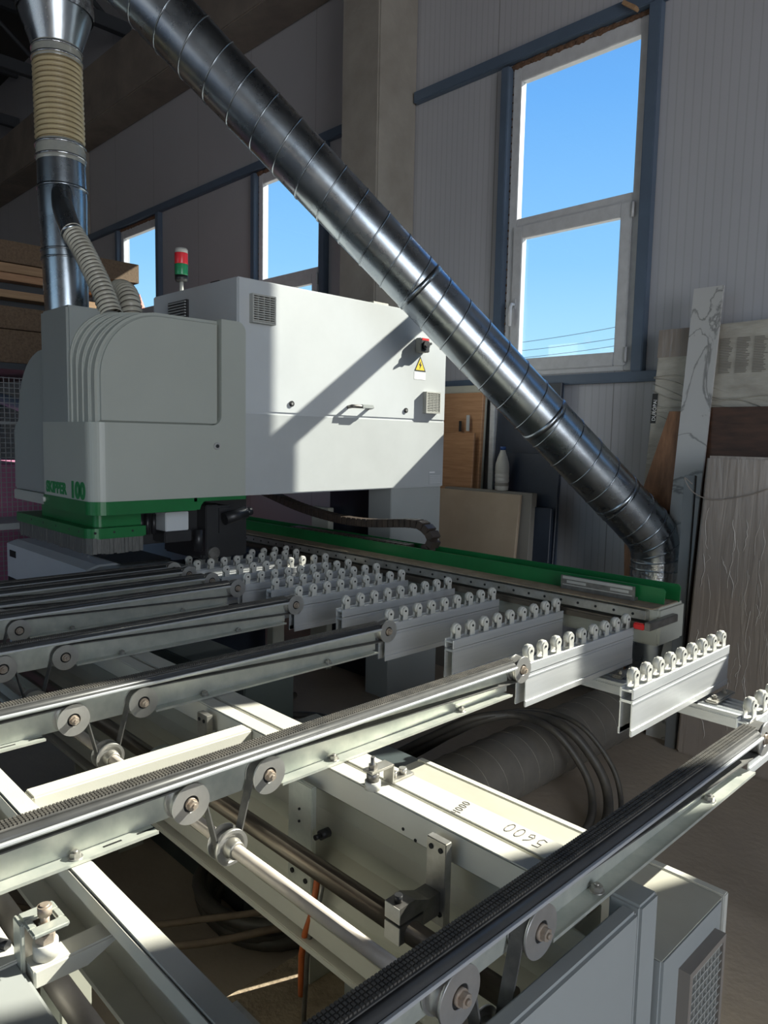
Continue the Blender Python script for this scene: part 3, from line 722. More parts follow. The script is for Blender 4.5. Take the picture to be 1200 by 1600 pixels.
# ================================================================== ELECTRICAL CABINET
XC = -3.09
t = thing('electrical_cabinet', 'large white-grey machine cabinet with a sunlit front, red main switch and yellow warning triangle', 'cabinet', (-3.5,2.8,0))
b = bm_(); box(b, -3.94, XC-.004, 2.02, 3.553, 1.300, 2.357, .006); build('body', b, 'cab', t)
b = bm_(); box(b, XC-.010, XC, 2.024, 3.549, 1.716, 2.354, .003); d1 = build('door', b, 'cab', t)
b = bm_(); prism(b, [(2.024,1.304),(3.10,1.304),(3.545,1.372) if False else (3.549,1.304),(3.549,1.706),(2.024,1.706)], 'x', XC-.010, XC-.0005, .002); d2 = build('panel', b, 'cab2', t)
b = bm_(); box(b, -3.30, XC-.012, 3.10, 3.545, 0, 1.30, .004); build('lower_cabinet', b, 'cover', t)
b = bm_(); box(b, -3.90, -3.40, 3.30, 3.50, .0, 1.30); build('rear_post', b, 'dkboard', t)
b = bm_(); box(b, -3.98, -3.80, 3.20, 3.25, .0, 1.12, .003); build('cream_block', b, 'cream2', t)
def grille(y0, z0, s, parent, x=XC, mat='ventg'):
    b = bm_()
    box(b, x, x+.030, y0, y0+.008, z0, z0+s); box(b, x, x+.030, y0+s-.008, y0+s, z0, z0+s); box(b, x, x+.030, y0+.008, y0+s-.008, z0, z0+.008); box(b, x, x+.030, y0+.008, y0+s-.008, z0+s-.008, z0+s)
    g = build('vent', b, mat, parent)
    b = bm_(); box(b, x, x+.006, y0+.008, y0+s-.008, z0+.008, z0+s-.008); build('backing', b, 'dark', g)
    b = bm_()
    n = 11
    for k in range(n): z = z0+.010+k*(s-.018)/n; box(b, x+.010, x+.028, y0+.006, y0+s-.006, z, z+(s-.018)/n*.52)
    for k in range(1, 4): y = y0+k*s/4; box(b, x+.010, x+.029, y-.0015, y+.0015, z0, z0+s)
    build('slats', b, mat, g)
grille(2.085, 2.145, .138, d1); grille(3.345, 1.755, .130, d1)
b = bm_(); box(b, XC, XC+.045, 3.265, 3.345, 2.115, 2.198, .004); s = build('main_switch', b, 'ventg', d1)
b = bm_(); box(b, XC+.045, XC+.047, 3.270, 3.340, 2.118, 2.180); cyl(b, (XC+.045,3.305,2.155), (XC+.060,3.305,2.155), .026, 20); obox(b, (XC+.068,3.305,2.155), (1,0,0), (0,.9,.4), (0,-.4,.9), .018, .060, .014, .003); build('switch_handle', b, 'black', s)
b = bm_(); box(b, XC+.0455, XC+.0475, 3.275, 3.335, 2.183, 2.196); build('red_plate', b, 'red', s)
b = bm_(); prism(b, [(3.262,2.005),(3.362,2.005),(3.312,2.095)], 'x', XC, XC+.0010); build('warning_sign', b, 'black', d1)
b = bm_(); prism(b, [(3.273,2.011),(3.351,2.011),(3.312,2.082)], 'x', XC+.0008, XC+.0016); sg = build('warning_sign', b, 'yellow', d1)
b = bm_(); prism(b, [(3.318,2.066),(3.300,2.040),(3.311,2.040),(3.305,2.016),(3.325,2.046),(3.314,2.046)], 'x', XC+.0014, XC+.0022); build('lightning_mark', b, 'black', sg)
b = bm_(); box(b, XC, XC+.001, 3.262, 3.362, 1.955, 1.998); build('sign_text_plate', b, 'white', d1)
b = bm_(); tube(b, [(XC,2.735,1.765),(XC+.035,2.735,1.770),(XC+.040,2.75,1.770),(XC+.040,2.875,1.770),(XC+.035,2.89,1.770),(XC,2.89,1.765)], .010, 10); build('handle', b, 'steel', d1)
b = bm_(); box(b, XC+.032, XC+.051, 2.80, 2.886, 1.760, 1.782, .003); build('grip', b, 'cover', d1)
for y in (2.345, 3.195):
    b = bm_(); cyl(b, (XC,y,1.765), (XC+.006,y,1.765), .015, 18); l = build('lock', b, 'black', d1)
    b = bm_(); cyl(b, (XC+.005,y,1.765), (XC+.009,y,1.765), .006, 12); build('key_slot', b, 'disc', l)
b = bm_(); box(b, XC, XC+.001, 3.415, 3.535, 1.315, 1.40); pl = build('rating_plate', b, 'paper', d2)
b = bm_(); box(b, XC+.0008, XC+.0014, 3.42, 3.47, 1.388, 1.395); 
for k in range(5): box(b, XC+.0008, XC+.0014, 3.425, 3.525, 1.325+k*.011, 1.3265+k*.011)
build('printed_lines', b, 'white', pl)
b = bm_(); box(b, -3.75, -3.55, 2.008, 2.02, 2.16, 2.30); g = build('side_vent', b, 'black', t)
b = bm_()
for k in range(9): box(b, -3.74, -3.56, 2.000, 2.010, 2.17+k*.0145, 2.177+k*.0145)
build('slats', b, 'cover', g)
for z in (1.66, 1.40):
    b = bm_(); box(b, XC-.001, XC+.012, 2.02, 2.034, z-.03, z+.03, .003); cyl(b, (XC+.008,2.027,z-.02), (XC+.008,2.027,z+.02), .007, 10); build('hinge', b, 'black', t)
b = bm_(); box(b, XC-.06, XC-.015, 2.93, 3.05, 2.357, 2.369, .002); build('top_catch', b, 'plastic', t)
b = bm_(); box(b, XC-.30, XC-.22, 2.05, 2.17, 2.357, 2.372, .002); build('top_catch', b, 'black', t)
# signal tower
t = thing('signal_tower', 'red and green stack light on a short grey pole on top of the cabinet', 'signal light', (-3.84,2.14,2.357))
bx, by = -3.845, 2.142
b = bm_(); cyl(b, (bx,by,2.357), (bx,by,2.45), .011, 14); cyl(b, (bx,by,2.357), (bx,by,2.365), .03, 16); build('pole', b, 'ventg', t)
b = bm_(); lathe(b, [(.030,2.448),(.036,2.46),(.036,2.482)], (bx,by,0)); build('base', b, 'black', t)
b = bm_(); lathe(b, [(.036,2.482),(.0365,2.486),(.0365,2.540),(.036,2.543)], (bx,by,0)); build('green_lamp', b, 'green_lens', t)
b = bm_(); lathe(b, [(.036,2.543),(.0365,2.546),(.0365,2.600),(.036,2.603)], (bx,by,0)); build('red_lamp', b, 'red_lens', t)
b = bm_(); lathe(b, [(.036,2.603),(.036,2.622),(.030,2.630)], (bx,by,0)); build('cap', b, 'ventg', t)

# ================================================================== MACHINING HEAD
t = thing('machining_head', 'big grey moulded machine head with rounded shoulder, green lower band and SKIPPER 100 lettering', 'machine head', (-3.3,1.6,1.12))
XF = -2.87; Yh, Ye = 1.205, 1.918; ZB, ZL, ZTOP = 1.322, 1.639, 2.104
def arcp(cy, cz, R, a0, a1, n=14):
    return [(cy+R*math.cos(math.radians(a0+(a1-a0)*k/n)), cz+R*math.sin(math.radians(a0+(a1-a0)*k/n))) for k in range(n+1)]
# lower skirt, plan-view prism with rounded front corner
def plan(x0, x1, y0, y1, R, n=10):
    return [(x0,y0)] + [(x1-R+R*math.sin(math.radians(90*k/n)), y0+R-R*math.cos(math.radians(90*k/n))) for k in range(n+1)] + [(x1,y1),(x0,y1)]
b = bm_(); prism(b, plan(-3.378, XF, Yh, 1.50, .065), 'z', ZB, ZL); box(b, -3.378, -2.96, 1.495, Ye, ZB, ZL)
low = build('lower_shell', b, 'shell', t)
b = bm_()
prism(b, [(1.50,ZB),(Ye,ZB)] + arcp(Ye-.045, ZTOP-.045, .045, 0, 90, 8) + [(1.792,ZTOP),(1.792,ZL+.045)] + [(1.747+.045*math.cos(math.radians(a)), ZL+.045+.045*math.sin(math.radians(a))) for a in (-15,-30,-45,-60,-75,-90)] + [(1.50,ZL)], 'x', -2.96, XF)
box(b, -3.2, -2.96, 1.792, Ye-.003, ZL, ZTOP-.01)
build('front_plate', b, 'shell', t)
# bulged upper shell: stepped arches
def arch(y0, y1, R, ztop):
    return [(y0,ZL-.01),(y1,ZL-.01),(y1,ztop)] + arcp(y0+R, ztop-R, R, 90, 180, 20)
b = bm_(); prism(b, arch(1.238, 1.80, .28, 2.098), 'x', -2.98, XF-.022, .018); up = build('upper_shell', b, 'shell', t)
for k, (x, dy) in enumerate(((-2.955,.0),(-2.995,.0),(-3.035,.0),(-3.075,.0))):
    b = bm_(); prism(b, arch(1.228-k*.006, 1.80, .27-.02*k, 2.099+k*.002), 'x', x-.045, x+.012-k*.001, .006); build('ridge', b, 'shell', t)
# square rear shell and left panel
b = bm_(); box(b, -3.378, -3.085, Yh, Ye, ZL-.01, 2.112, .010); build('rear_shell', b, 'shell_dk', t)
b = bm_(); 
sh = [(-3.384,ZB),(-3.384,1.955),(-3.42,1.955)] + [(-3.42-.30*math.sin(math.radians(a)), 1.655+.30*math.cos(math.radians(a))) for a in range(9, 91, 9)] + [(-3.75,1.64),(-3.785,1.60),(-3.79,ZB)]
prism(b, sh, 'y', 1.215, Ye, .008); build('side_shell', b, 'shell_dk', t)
# green band
b = bm_(); prism(b, plan(-3.378, XF+.004, Yh-.004, 1.665, .068), 'z', 1.268, ZB); prism(b, plan(-3.378, XF+.004, 1.65, Ye, .001), 'z', 1.306, ZB)
prism(b, [(1.664,1.270),(1.664,1.307),(1.71,1.307),(1.697,1.302),(1.686,1.29),(1.679,1.270)], 'x', -3.0, XF+.004)
build('green_band', b, 'green', t)
b = bm_(); box(b, -3.795, -3.384, 1.212, Ye, 1.272, ZB-.003, .003); build('side_band', b, 'shell', t)
b = bm_(); cyl(b, (-3.365,1.205,1.30), (-3.365,1.190,1.30), .012, 12); build('latch', b, 'ventg', t)
b = bm_(); cyl(b, (XF,1.766,1.548), (XF+.007,1.766,1.548), .016, 20); l = build('lock', b, 'disc', low)
b = bm_(); cyl(b, (XF+.006,1.766,1.548), (XF+.010,1.766,1.548), .008, 12); build('key_slot', b, 'black', l)
text('lettering', 'SKIPPER', .064, (-3.352,Yh-.0012,1.338), R_Y, 'green_txt', low, sx=1.0, bold=.0032)
text('lettering', '100', .088, (-3.085,Yh-.0012,1.332), R_Y, 'green_txt', low, sx=1.12, bold=.0055)
# suction hood and brush skirt
b = bm_(); prism(b, plan(-3.80, -2.955, 1.222, 1.47, .05), 'z', 1.165, 1.205); prism(b, plan(-3.6, -3.00, 1.27, 1.47, .03), 'z', 1.205, 1.27)
prism(b, plan(-3.80,-2.962,1.229,1.465,.05), 'z', 1.160, 1.166); gb = build('green_hood', b, 'green', t)
b = bm_()
for y in (1.25,1.33,1.41): cyl(b, (-2.957,y,1.187), (-2.953,y,1.187), .005, 8)
for x in (-3.6,-3.45,-3.3,-3.15,-3.05): cyl(b, (x,1.2235,1.187), (x,1.2205,1.187), .005, 8)
build('screw', b, 'black', gb)
b = bm_()
random.seed(2); P = [(-3.79,1.232),(-3.0,1.232),(-2.97,1.245),(-2.965,1.28),(-2.965,1.46)]
for (xa, ya), (xb, yb) in zip(P, P[1:]):
    L = math.hypot(xb-xa, yb-ya); n = max(2, int(L/.016)); 
    for k in range(n):
        s = (k+.5)/n; x = xa+(xb-xa)*s; y = ya+(yb-ya)*s; d = Vector((xb-xa, yb-ya, 0)).normalized()
        obox(b, (x, y+random.uniform(-.001,.001), 1.133+random.uniform(-.003,.003)), d, (-d.y, d.x, 0), (0, 0, 1), .0165, .004, .072)
build('brush_skirt', b, 'bristle', t)
# tool units below the head
b = bm_(); box(b, -3.10, -3.0, 1.585, 1.70, 1.165, 1.25, .003); build('spindle_block', b, 'cab', t)
b = bm_(); box(b, -3.11, -2.99, 1.575, 1.71, 1.115, 1.165, .004); box(b, -3.5, -3.1, 1.5, 1.95, 1.10, 1.26); box(b, -3.3, -3.2, 1.45, 1.52, 1.12, 1.26)
for y in (1.50,1.53,1.56): cyl(b, (-3.06,y,1.15), (-3.06,y,1.24), .010, 10)
box(b, -3.10, -3.02, 1.80, 1.87, 1.03, 1.27, .004); box(b, -3.2,-3.05,1.88,1.96,1.12,1.26,.01); cyl(b, (-3.02,1.76,1.06), (-3.02,1.76,1.16), .02, 14)
cyl(b, (-3.02,1.90,1.2),(-3.02,2.02,1.225),.03,16); cyl(b, (-3.02,2.02,1.225),(-3.02,2.05,1.23),.02,16)
build('tool_unit', b, 'black', t)
b = bm_(); cyl(b, (-3.03,1.835,1.045), (-3.0,1.835,1.045), .028, 20); build('tool_wheel', b, 'steel', t)
# carriage behind
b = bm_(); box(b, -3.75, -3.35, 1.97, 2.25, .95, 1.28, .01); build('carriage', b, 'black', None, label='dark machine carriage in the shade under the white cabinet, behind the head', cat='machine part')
# press / worktable unit
t = thing('machine_table', 'low grey machine table with a sloping lid under the big moulded machine head', 'machine table', (-4.1,1.7,.4))
b = bm_(); prism(b, [(1.50,0),(1.50,.905),(1.56,.925),(1.93,.925),(1.96,.90),(1.96,0)], 'x', -4.86, -3.66, .004); build('body', b, 'cab', t)
b = bm_(); prism(b, [(1.505,0),(1.505,.900),(1.565,.918),(1.93,.918),(1.955,.895),(1.955,0)], 'x', -3.655, -3.40, .004); build('end_part', b, 'cover', t)
b = bm_(); box(b, -4.55, -3.60, 1.66, 1.93, .925, .932); build('dark_top', b, 'dark', t)
b = bm_(); box(b, -4.80, -4.70, 1.496, 1.501, .83, .87); box(b, -4.84,-4.55,1.496,1.501,.66,.70); build('slot', b, 'dark', t)
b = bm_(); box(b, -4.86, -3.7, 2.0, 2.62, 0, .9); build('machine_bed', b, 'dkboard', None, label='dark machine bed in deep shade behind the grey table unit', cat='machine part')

# ================================================================== DUCTS
def spiral_tube(name, a, c, R, parent, mat='duct', seg=48, pitch=.145, seamr=.0042, lead=True):
    a, c = Vector(a), Vector(c); b = bm_(); L = (c-a).length; n = max(2, int(L/.06))
    tube(b, [a.lerp(c, k/n) for k in range(n+1)], R, seg, cap=False)
    d = build(name, b, mat, parent)
    ax = (c-a).normalized(); u = ax.orthogonal().normalized(); w = ax.cross(u); b = bm_(); N = int(L/pitch*28); pts = []
    for k in range(N+1):
        g = 2*PI*k/28; pts.append(a + ax*(pitch*k/28) + (u*math.cos(g)+w*math.sin(g))*(R+.0005))
    tube(b, pts, seamr, 6); 
    b2 = build('spiral_seam', b, mat, d); return d
A = Vector((-1.84,3.955,1.06)); B = Vector((-3.265,1.731,3.493)); dirn = (B-A).normalized(); R = .139
E = A + dirn*4.9
t = thing('extraction_duct', 'wide shiny spiral duct running diagonally from the floor elbow up to the roof', 'duct', (-1.84,3.955,0))
spiral_tube('diagonal_pipe', A+dirn*.10, E, R, t)
# elbow segments
b = bm_(); tube(b, [A+Vector((0,0,-.16)), A+Vector((0,0,-.05))], R*1.01, 48, cap=False)
m1 = (Vector((0,0,1))+dirn).normalized()
b.free(); b = bm_(); pts = [A+Vector((0,0,-.10))]
for k in range(5):
    s = k/4; p = (A+Vector((0,0,-.10))).lerp(A, s) if False else None
P0, P1, P2 = A+Vector((0,0,-.10)), A, A+dirn*.12
pts = [P0.lerp(P1, s)*(1-s)+P1.lerp(P2, s)*s for s in (0,.33,.67,1.)]
tube(b, pts, R*1.012, 48, cap=False, smooth=True); el = build('elbow', b, 'duct', t)
b = bm_()
for p0, p1 in zip(pts, pts[1:]+[P2+dirn*.02]):
    d = (p1-p0).normalized(); ring(b, p0-d*.004, p0+d*.004, R*1.035, R*.99, 48)
build('elbow_seam', b, 'duct', el)
b = bm_(); n = 12
tube(b, [(A.x,A.y,.60+k*.36/n) for k in range(n+1)], [R*1.01+.002*math.sin(k*2.3) for k in range(n+1)], 48, cap=False); build('foil_band', b, 'foil', t)
b = bm_(); tube(b, [(A.x,A.y,.15),(A.x,A.y,.62)], R, 48, cap=False)
for z in (.70,.80,.90): ring(b, (A.x,A.y,z), (A.x,A.y,z+.008), R*1.045, R*.98, 48)
build('upright_pipe', b, 'duct', t)
for s_ in (.35,.95,1.9):
    b = bm_(); c = A+dirn*s_; ring(b, c, c+dirn*.03, R+.003, R-.004, 48); build('joint_band', b, 'duct', t)
t2 = thing('floor_duct', 'dusty brown spiral duct lying on the floor under the roller bars', 'duct', (-1.87,2.8,0))
spiral_tube('pipe', (-1.87,1.75,.147), (-1.87,3.80,.147), .145, t2, 'duct_dusty', pitch=.115, seamr=.003)
b = bm_(); tube(b, [(-1.87,3.78,.147),(-1.87,3.9,.15),(-1.86,3.95,.2),(-1.845,3.955,.26)], .146, 40); build('elbow', b, 'duct_dusty', t2)
# vertical suction duct on the head
cx, cy = -3.50, 1.37
t = thing('suction_duct', 'vertical blue-grey duct on the machine head with beige ribbed hose and flared top', 'duct', (cx,cy,2.1))
def ax(z): return (cx - .045*(z-2.1), cy, z)
b = bm_(); n = 10; tube(b, [ax(2.05+.50*k/n) for k in range(n+1)], [.092+.010*k/n for k in range(n+1)], 44, cap=False)
ring(b, ax(2.370), ax(2.378), .102, .09, 44); ring(b, ax(2.405), ax(2.414), .103, .09, 44); build('lower_pipe', b, 'duct', t)
b = bm_(); tube(b, [ax(2.55), ax(2.64), ax(2.84)], [.102,.105,.101], 44, cap=False); ring(b, ax(2.680), ax(2.692), .109, .10, 44); build('upper_pipe', b, 'duct', t)
b = bm_(); obox(b, (cx-.115,cy-.04,2.395), (1,0,0), (0,1,0), (0,0,1), .04, .03, .03, .006); build('clamp_lock', b, 'black', t)
zs = [2.885+k*.0056 for k in range(65)]
b = bm_(); tube(b, [ax(z) for z in zs], [.1005+.006*math.cos(2*PI*k/4) for k in range(65)], 44, cap=False); fh = build('flexible_hose', b, 'flex', t)
b = bm_()
for k in range(2, 65, 4): ring(b, ax(zs[k]-.0035), ax(zs[k]+.0035), .0975, .094, 44)
build('spiral_wire', b, 'wire_br', fh)
b = bm_(); zz = [2.80+k*.011 for k in range(9)]; tube(b, [ax(z) for z in zz], [.1035+.003*(k % 2) for k in range(9)], 44, cap=False); build('clear_cuff', b, 'cuff', t)
b = bm_(); zz = [3.235+k*.012 for k in range(7)]; tube(b, [ax(z) for z in zz], [.1035+.003*(k % 2) for k in range(7)], 44, cap=False); build('clear_cuff', b, 'cuff', t)
for z in (2.815,2.868,3.245,3.285):
    b = bm_(); ring(b, ax(z), ax(z+.009), .1095, .10, 44); build('clamp_band', b, 'foil', t)
b = bm_(); tube(b, [ax(3.28), ax(3.46)], [.098,.158], 44, cap=False); build('flared_cone', b, 'duct', t)
b = bm_(); tube(b, [ax(3.445), ax(3.47), ax(3.50)], [.160,.164,.162], 44, cap=False); build('foil_band', b, 'foil', t)
b = bm_(); tube(b, [ax(3.49), ax(5.6)], [.160,.160], 44, cap=False)
for k in range(12): z = 3.60+k*.16; ring(b, ax(z), ax(z+.006), .164, .158, 44)
build('riser_pipe', b, 'duct', t)
b = bm_(); box(b, cx-.03, cx+.0, cy-.094, cy-.0925, 2.23, 2.28); build('sticker', b, 'paper', t)
b = bm_(); tube(b, path([(cx+.035,1.345,2.67),(cx+.10,1.325,2.57),(cx+.165,1.335,2.455)], 6), .046, 24); build('branch_pipe', b, 'duct', t)
def ribbed(name, pts, r, lab, mat='clearhose', step=.020):
    P = path(pts, 14); L = [0]
    for a, c in zip(P, P[1:]): L.append(L[-1]+(c-a).length)
    n = int(L[-1]/(step/4)); out = []; rad = []
    for k in range(n+1):
        s = k/n*L[-1]; i = max(j for j in range(len(L)) if L[j] <= s+1e-9); i = min(i, len(P)-2)
        out.append(P[i].lerp(P[i+1], (s-L[i])/max(1e-6, L[i+1]-L[i]))); rad.append(r + (.0045, 0, -.0045, 0)[k % 4])
    t = thing(name, lab, 'hose', tuple(P[-1]))
    b = bm_(); tube(b, out, rad, 24, cap=False); build('hose', b, mat, t)
    b = bm_(); pts2 = []
    for k, (p, tt, nn, bb) in enumerate(frames(out)):
        pts2.append(p + (nn*math.cos(k*PI/2*.25)+bb*math.sin(k*PI/2*.25))*(r-.001)) if False else None
    for k in range(2, n, 4): 
        p = out[k]; d = (out[min(k+1,n)]-out[k-1]).normalized(); ring(b, p-d*.0022, p+d*.0022, r-.0022, r-.008, 24)
    build('spiral_wire', b, 'ribwire', t)
    return t
ribbed('ribbed_hose', [(cx+.16,1.335,2.465),(cx+.225,1.35,2.39),(cx+.315,1.365,2.275),(cx+.375,1.375,2.19),(cx+.43,1.385,2.09)], .044, 'clear ribbed suction hose bending down from the branch of the vertical duct')
ribbed('ribbed_hose', [(-3.37,1.53,2.20),(-3.29,1.52,2.235),(-3.20,1.51,2.215),(-3.14,1.50,2.16),(-3.12,1.50,2.09)], .045, 'second ribbed hose in the shade just behind the clear one')

# ================================================================== THINGS ALONG THE WALL
def slab(name, x0, x1, z0, z1, yb, yt, th, mat, label, cat, group=None, front=None, edge=None):
    """board standing at y=yb on z0 and leaning back to y=yt at z1 (front face)"""
    b = bm_(); 
    v = [b.verts.new(p) for p in ((x0,yb,z0),(x1,yb,z0),(x1,yt,z1),(x0,yt,z1),(x0,yb+th,z0),(x1,yb+th,z0),(x1,yt+th,z1),(x0,yt+th,z1))]
    for f in ((0,1,2,3),(7,6,5,4),(4,5,1,0),(5,6,2,1),(6,7,3,2),(7,4,0,3)): b.faces.new([v[i] for i in f])
    es = b.edges[:]; bmesh.ops.bevel(b, geom=es, offset=min(.003, th*.2), segments=1, affect='EDGES')
    return build(name, b, mat, None, label=label, cat=cat, group=group)
slab('wood_board', -3.80, -3.235, 0, 1.93, 4.05, 4.12, .03, 'oak', 'orange wood-decor board with a pale top edge, tallest of the boards right of the cabinet', 'board')
slab('white_board', -3.80, -3.24, 0, 1.985, 4.095, 4.16, .02, 'cream2', 'white board whose top edge peeks above the orange wood board', 'board')
slab('wood_board', -3.60, -3.245, 0, 1.645, 3.985, 4.045, .02, 'oak', 'shorter orange wood-decor board in front of the taller one beside the cabinet', 'board')
t = thing('wooden_sample', 'pale strip and black tag hanging on the taller orange wood board', 'label', (-3.35,4.0,1.66))
b = bm_(); box(b, -3.335, -3.31, 4.065, 4.072, 1.66, 1.77); build('pale_strip', b, 'paper', t)
b = bm_(); box(b, -3.40, -3.38, 4.062, 4.070, 1.655, 1.73); build('black_tag', b, 'tape', t)
b = bm_(); box(b, -3.205, -3.165, 4.16, 4.20, 0, 2.0, .004); build('metal_post', b, 'alu', None, label='upright light grey metal profile between the wood boards and the navy panel', cat='profile')
slab('navy_board', -3.16, -2.66, 0, 1.98, 4.12, 4.20, .03, 'dkboard', 'tall navy-black board leaning on the wall behind the bottle', 'board')
slab('navy_board', -2.98, -2.56, 0, 1.52, 3.99, 4.06, .03, 'dkboard', 'shorter navy-black board behind the diagonal duct, right of the bottle', 'board')
slab('navy_board', -2.70, -2.55, 0, 1.18, 3.93, 3.97, .03, 'dkboard', 'lowest narrow black board just right of the beige chipped board', 'board')
slab('tan_board', -3.42, -2.74, .55, 1.255, 3.83, 3.90, .025, 'tan', 'beige chipped board leaning in front with the bottle above it', 'board')
slab('grey_board', -3.40, -2.67, .0, 1.268, 3.865, 3.93, .06, 'edge', 'thick grey-edged board directly behind the beige one, carrying the bottle', 'board')
# bottle
t = thing('bottle', 'milky plastic bottle with a blue cap standing on the leaning boards', 'bottle', (-2.935,3.955,1.268))
b = bm_(); lathe(b, [(.030,1.268),(.044,1.272),(.0455,1.30),(.0455,1.318),(.042,1.322),(.0465,1.328),(.0465,1.35),(.0445,1.353),(.0465,1.357),(.0465,1.377),(.0445,1.38),(.0465,1.384),(.0465,1.42),(.043,1.45),(.032,1.49),(.020,1.520),(.017,1.535),(.017,1.545)], (-2.935,3.965,0)); build('body', b, 'milk', t)
b = bm_(); lathe(b, [(.0195,1.536),(.0195,1.556),(.017,1.559)], (-2.935,3.965,0)); build('cap', b, 'blue', t)
b = bm_(); lathe(b, [(.0460,1.300),(.0462,1.303),(.0462,1.319),(.0455,1.321)], (-2.935,3.965,0)); build('band', b, 'edge', t)
# right side: wrapped boards
t = thing('wrapped_boards', 'film-wrapped white board pack leaning behind the marble strip, with a black name sticker', 'wrapped boards', (-1.5,4.1,0))
b = bm_(); v = slab
b = bm_()
vv = [b.verts.new(p) for p in ((-2.06,4.03,0),(-.75,4.03,0),(-.75,4.14,2.265),(-1.985,4.14,2.245),(-2.06,4.12,0),(-.75,4.12,0),(-.75,4.22,2.265),(-1.985,4.22,2.245))]
for f in ((0,1,2,3),(7,6,5,4),(4,5,1,0),(5,6,2,1),(6,7,3,2),(7,4,0,3)): b.faces.new([vv[i] for i in f])
bmesh.ops.bevel(b, geom=b.edges[:], offset=.006, segments=2, affect='EDGES'); build('pack', b, 'card', t)
b = bm_()
for v_ in ((-1.99,-1.80,2.09,2.246),):
    x0, x1, z0, z1 = v_; ya = 4.03+.11*z0/2.26-.004; yb = 4.03+.11*z1/2.26-.004
    w = [b.verts.new(p) for p in ((x0,ya,z0),(x1,ya,z0),(x1,yb,z1),(x0,yb,z1))]; b.faces.new(w)
    r = bmesh.ops.extrude_face_region(b, geom=b.faces[:]); bmesh.ops.translate(b, verts=[g for g in r['geom'] if isinstance(g, bmesh.types.BMVert)], vec=(0,.003,0))
build('brown_tape', b, 'wrap', t)
lean = math.atan2(.11, 2.25)
b = bm_(); obox(b, (-1.985,4.03+.11*1.80/2.26-.003,1.80), (.03,0,1), (0,1,-.05), (1,0,-.03), .17, .003, .032); build('sticker', b, 'tape', t)
Rv = rotm((.02,.05,1), (-1,0,.02))
text('lettering', 'DUROPAL', .030, (-1.972,4.03+.11*1.73/2.26-.0065,1.728), Matrix(((.02,-1,0),(.05,0,-1),(1,.02,0))), 'white', t, sx=.95)
b = bm_()
random.seed(4)
for c in range(7):
    x = -1.64+c*.088
    for k in range(22):
        z = 2.165-k*.0086; L = random.uniform(.045,.070)
        box(b, x, x+L, 4.03+.11*z/2.26-.0045, 4.03+.11*z/2.26-.003, z, z+.0040)
build('printed_text', b, 'edge', t)
b = bm_(); random.seed(9)
for k in range(9):
    z = 1.98-k*.03+random.uniform(-.01,.01)
    tube(b, [(-2.0+.9*s, 4.03+.11*(z-.25*s*(k%2))/2.26-.003, z-.16*s+.03*math.sin(s*9+k)) for s in [i/14 for i in range(15)]], .0028, 6)
build('film_folds', b, 'card', t)
slab('dark_wood_board', -1.73, -.9, 0, 1.80, 3.99, 4.06, .025, 'walnut', 'dark walnut-decor board behind the marble strip at the right edge', 'board')
b = bm_(); prism(b, [(-1.865,1.78),(-1.765,1.78),(-1.80,0),(-1.93,0),(-2.045,1.02)], 'y', -.0125, .0125)
for v in b.verts: v.co.y += 3.85 + (v.co.z/1.78)*.215
build('walnut_plank', b, 'plankw', None, label='brown walnut plank leaning slanted between the duct and the marble strip', cat='plank')
b = bm_()
vv = [b.verts.new(p) for p in ((-1.775,3.80,0),(-1.625,3.80,0),(-1.635,4.115,2.45),(-1.795,4.115,2.45),(-1.775,3.815,0),(-1.625,3.815,0),(-1.635,4.130,2.45),(-1.795,4.130,2.45))]
for f in ((0,1,2,3),(7,6,5,4),(4,5,1,0),(5,6,2,1),(6,7,3,2),(7,4,0,3)): b.faces.new([vv[i] for i in f])
build('marble_strip', b, 'marble', None, label='tall narrow white marble-look strip with grey veins leaning on the wall', cat='board')
b = bm_(); obox(b, (-1.607,3.76,.72), (1,0,0), (0,1,-.03), (0,.03,1), .055, .03, 1.44, .003); build('metal_strip', b, 'metal_grey', None, label='narrow dark grey strip standing between the marble strip and the wrapped pack', cat='strip')
# front wrapped pack
t = thing('wrapped_pack', 'large brown pack wrapped in shiny stretch film standing on the floor at the right', 'wrapped pack', (-1.1,3.75,0))
b = bm_(); box(b, -1.565, -.55, 3.70, 3.86, 0, 1.50, .012); 
for v in b.verts:
    v.co.x += .065*(v.co.z/1.5)*(1 if v.co.x < -1 else 0); v.co.z *= 1.03
pk = build('pack', b, 'wrap', t)
b = bm_(); random.seed(12)
for k in range(75):
    x = random.uniform(-1.50,-.9); z0 = random.uniform(.05,1.1); z1 = min(1.46, z0+random.uniform(.05,.28))
    tube(b, [(x+random.uniform(-.004,.004)+.01*math.sin(s*4+k), 3.699, z0+(z1-z0)*s) for s in [i/8 for i in range(9)]], random.uniform(.0006,.0016), 5)
build('wrinkle_highlight', b, 'film', t)  # thin pale tubes stand in for highlight streaks on the film
b = bm_(); tube(b, path([(-1.56,3.695,1.40),(-1.60,3.69,1.43),(-1.55,3.69,1.36),(-1.45,3.69,1.33),(-1.3,3.69,1.36),(-1.2,3.69,1.40)], 8), .003, 6); build('film_twist', b, 'wrap', t)

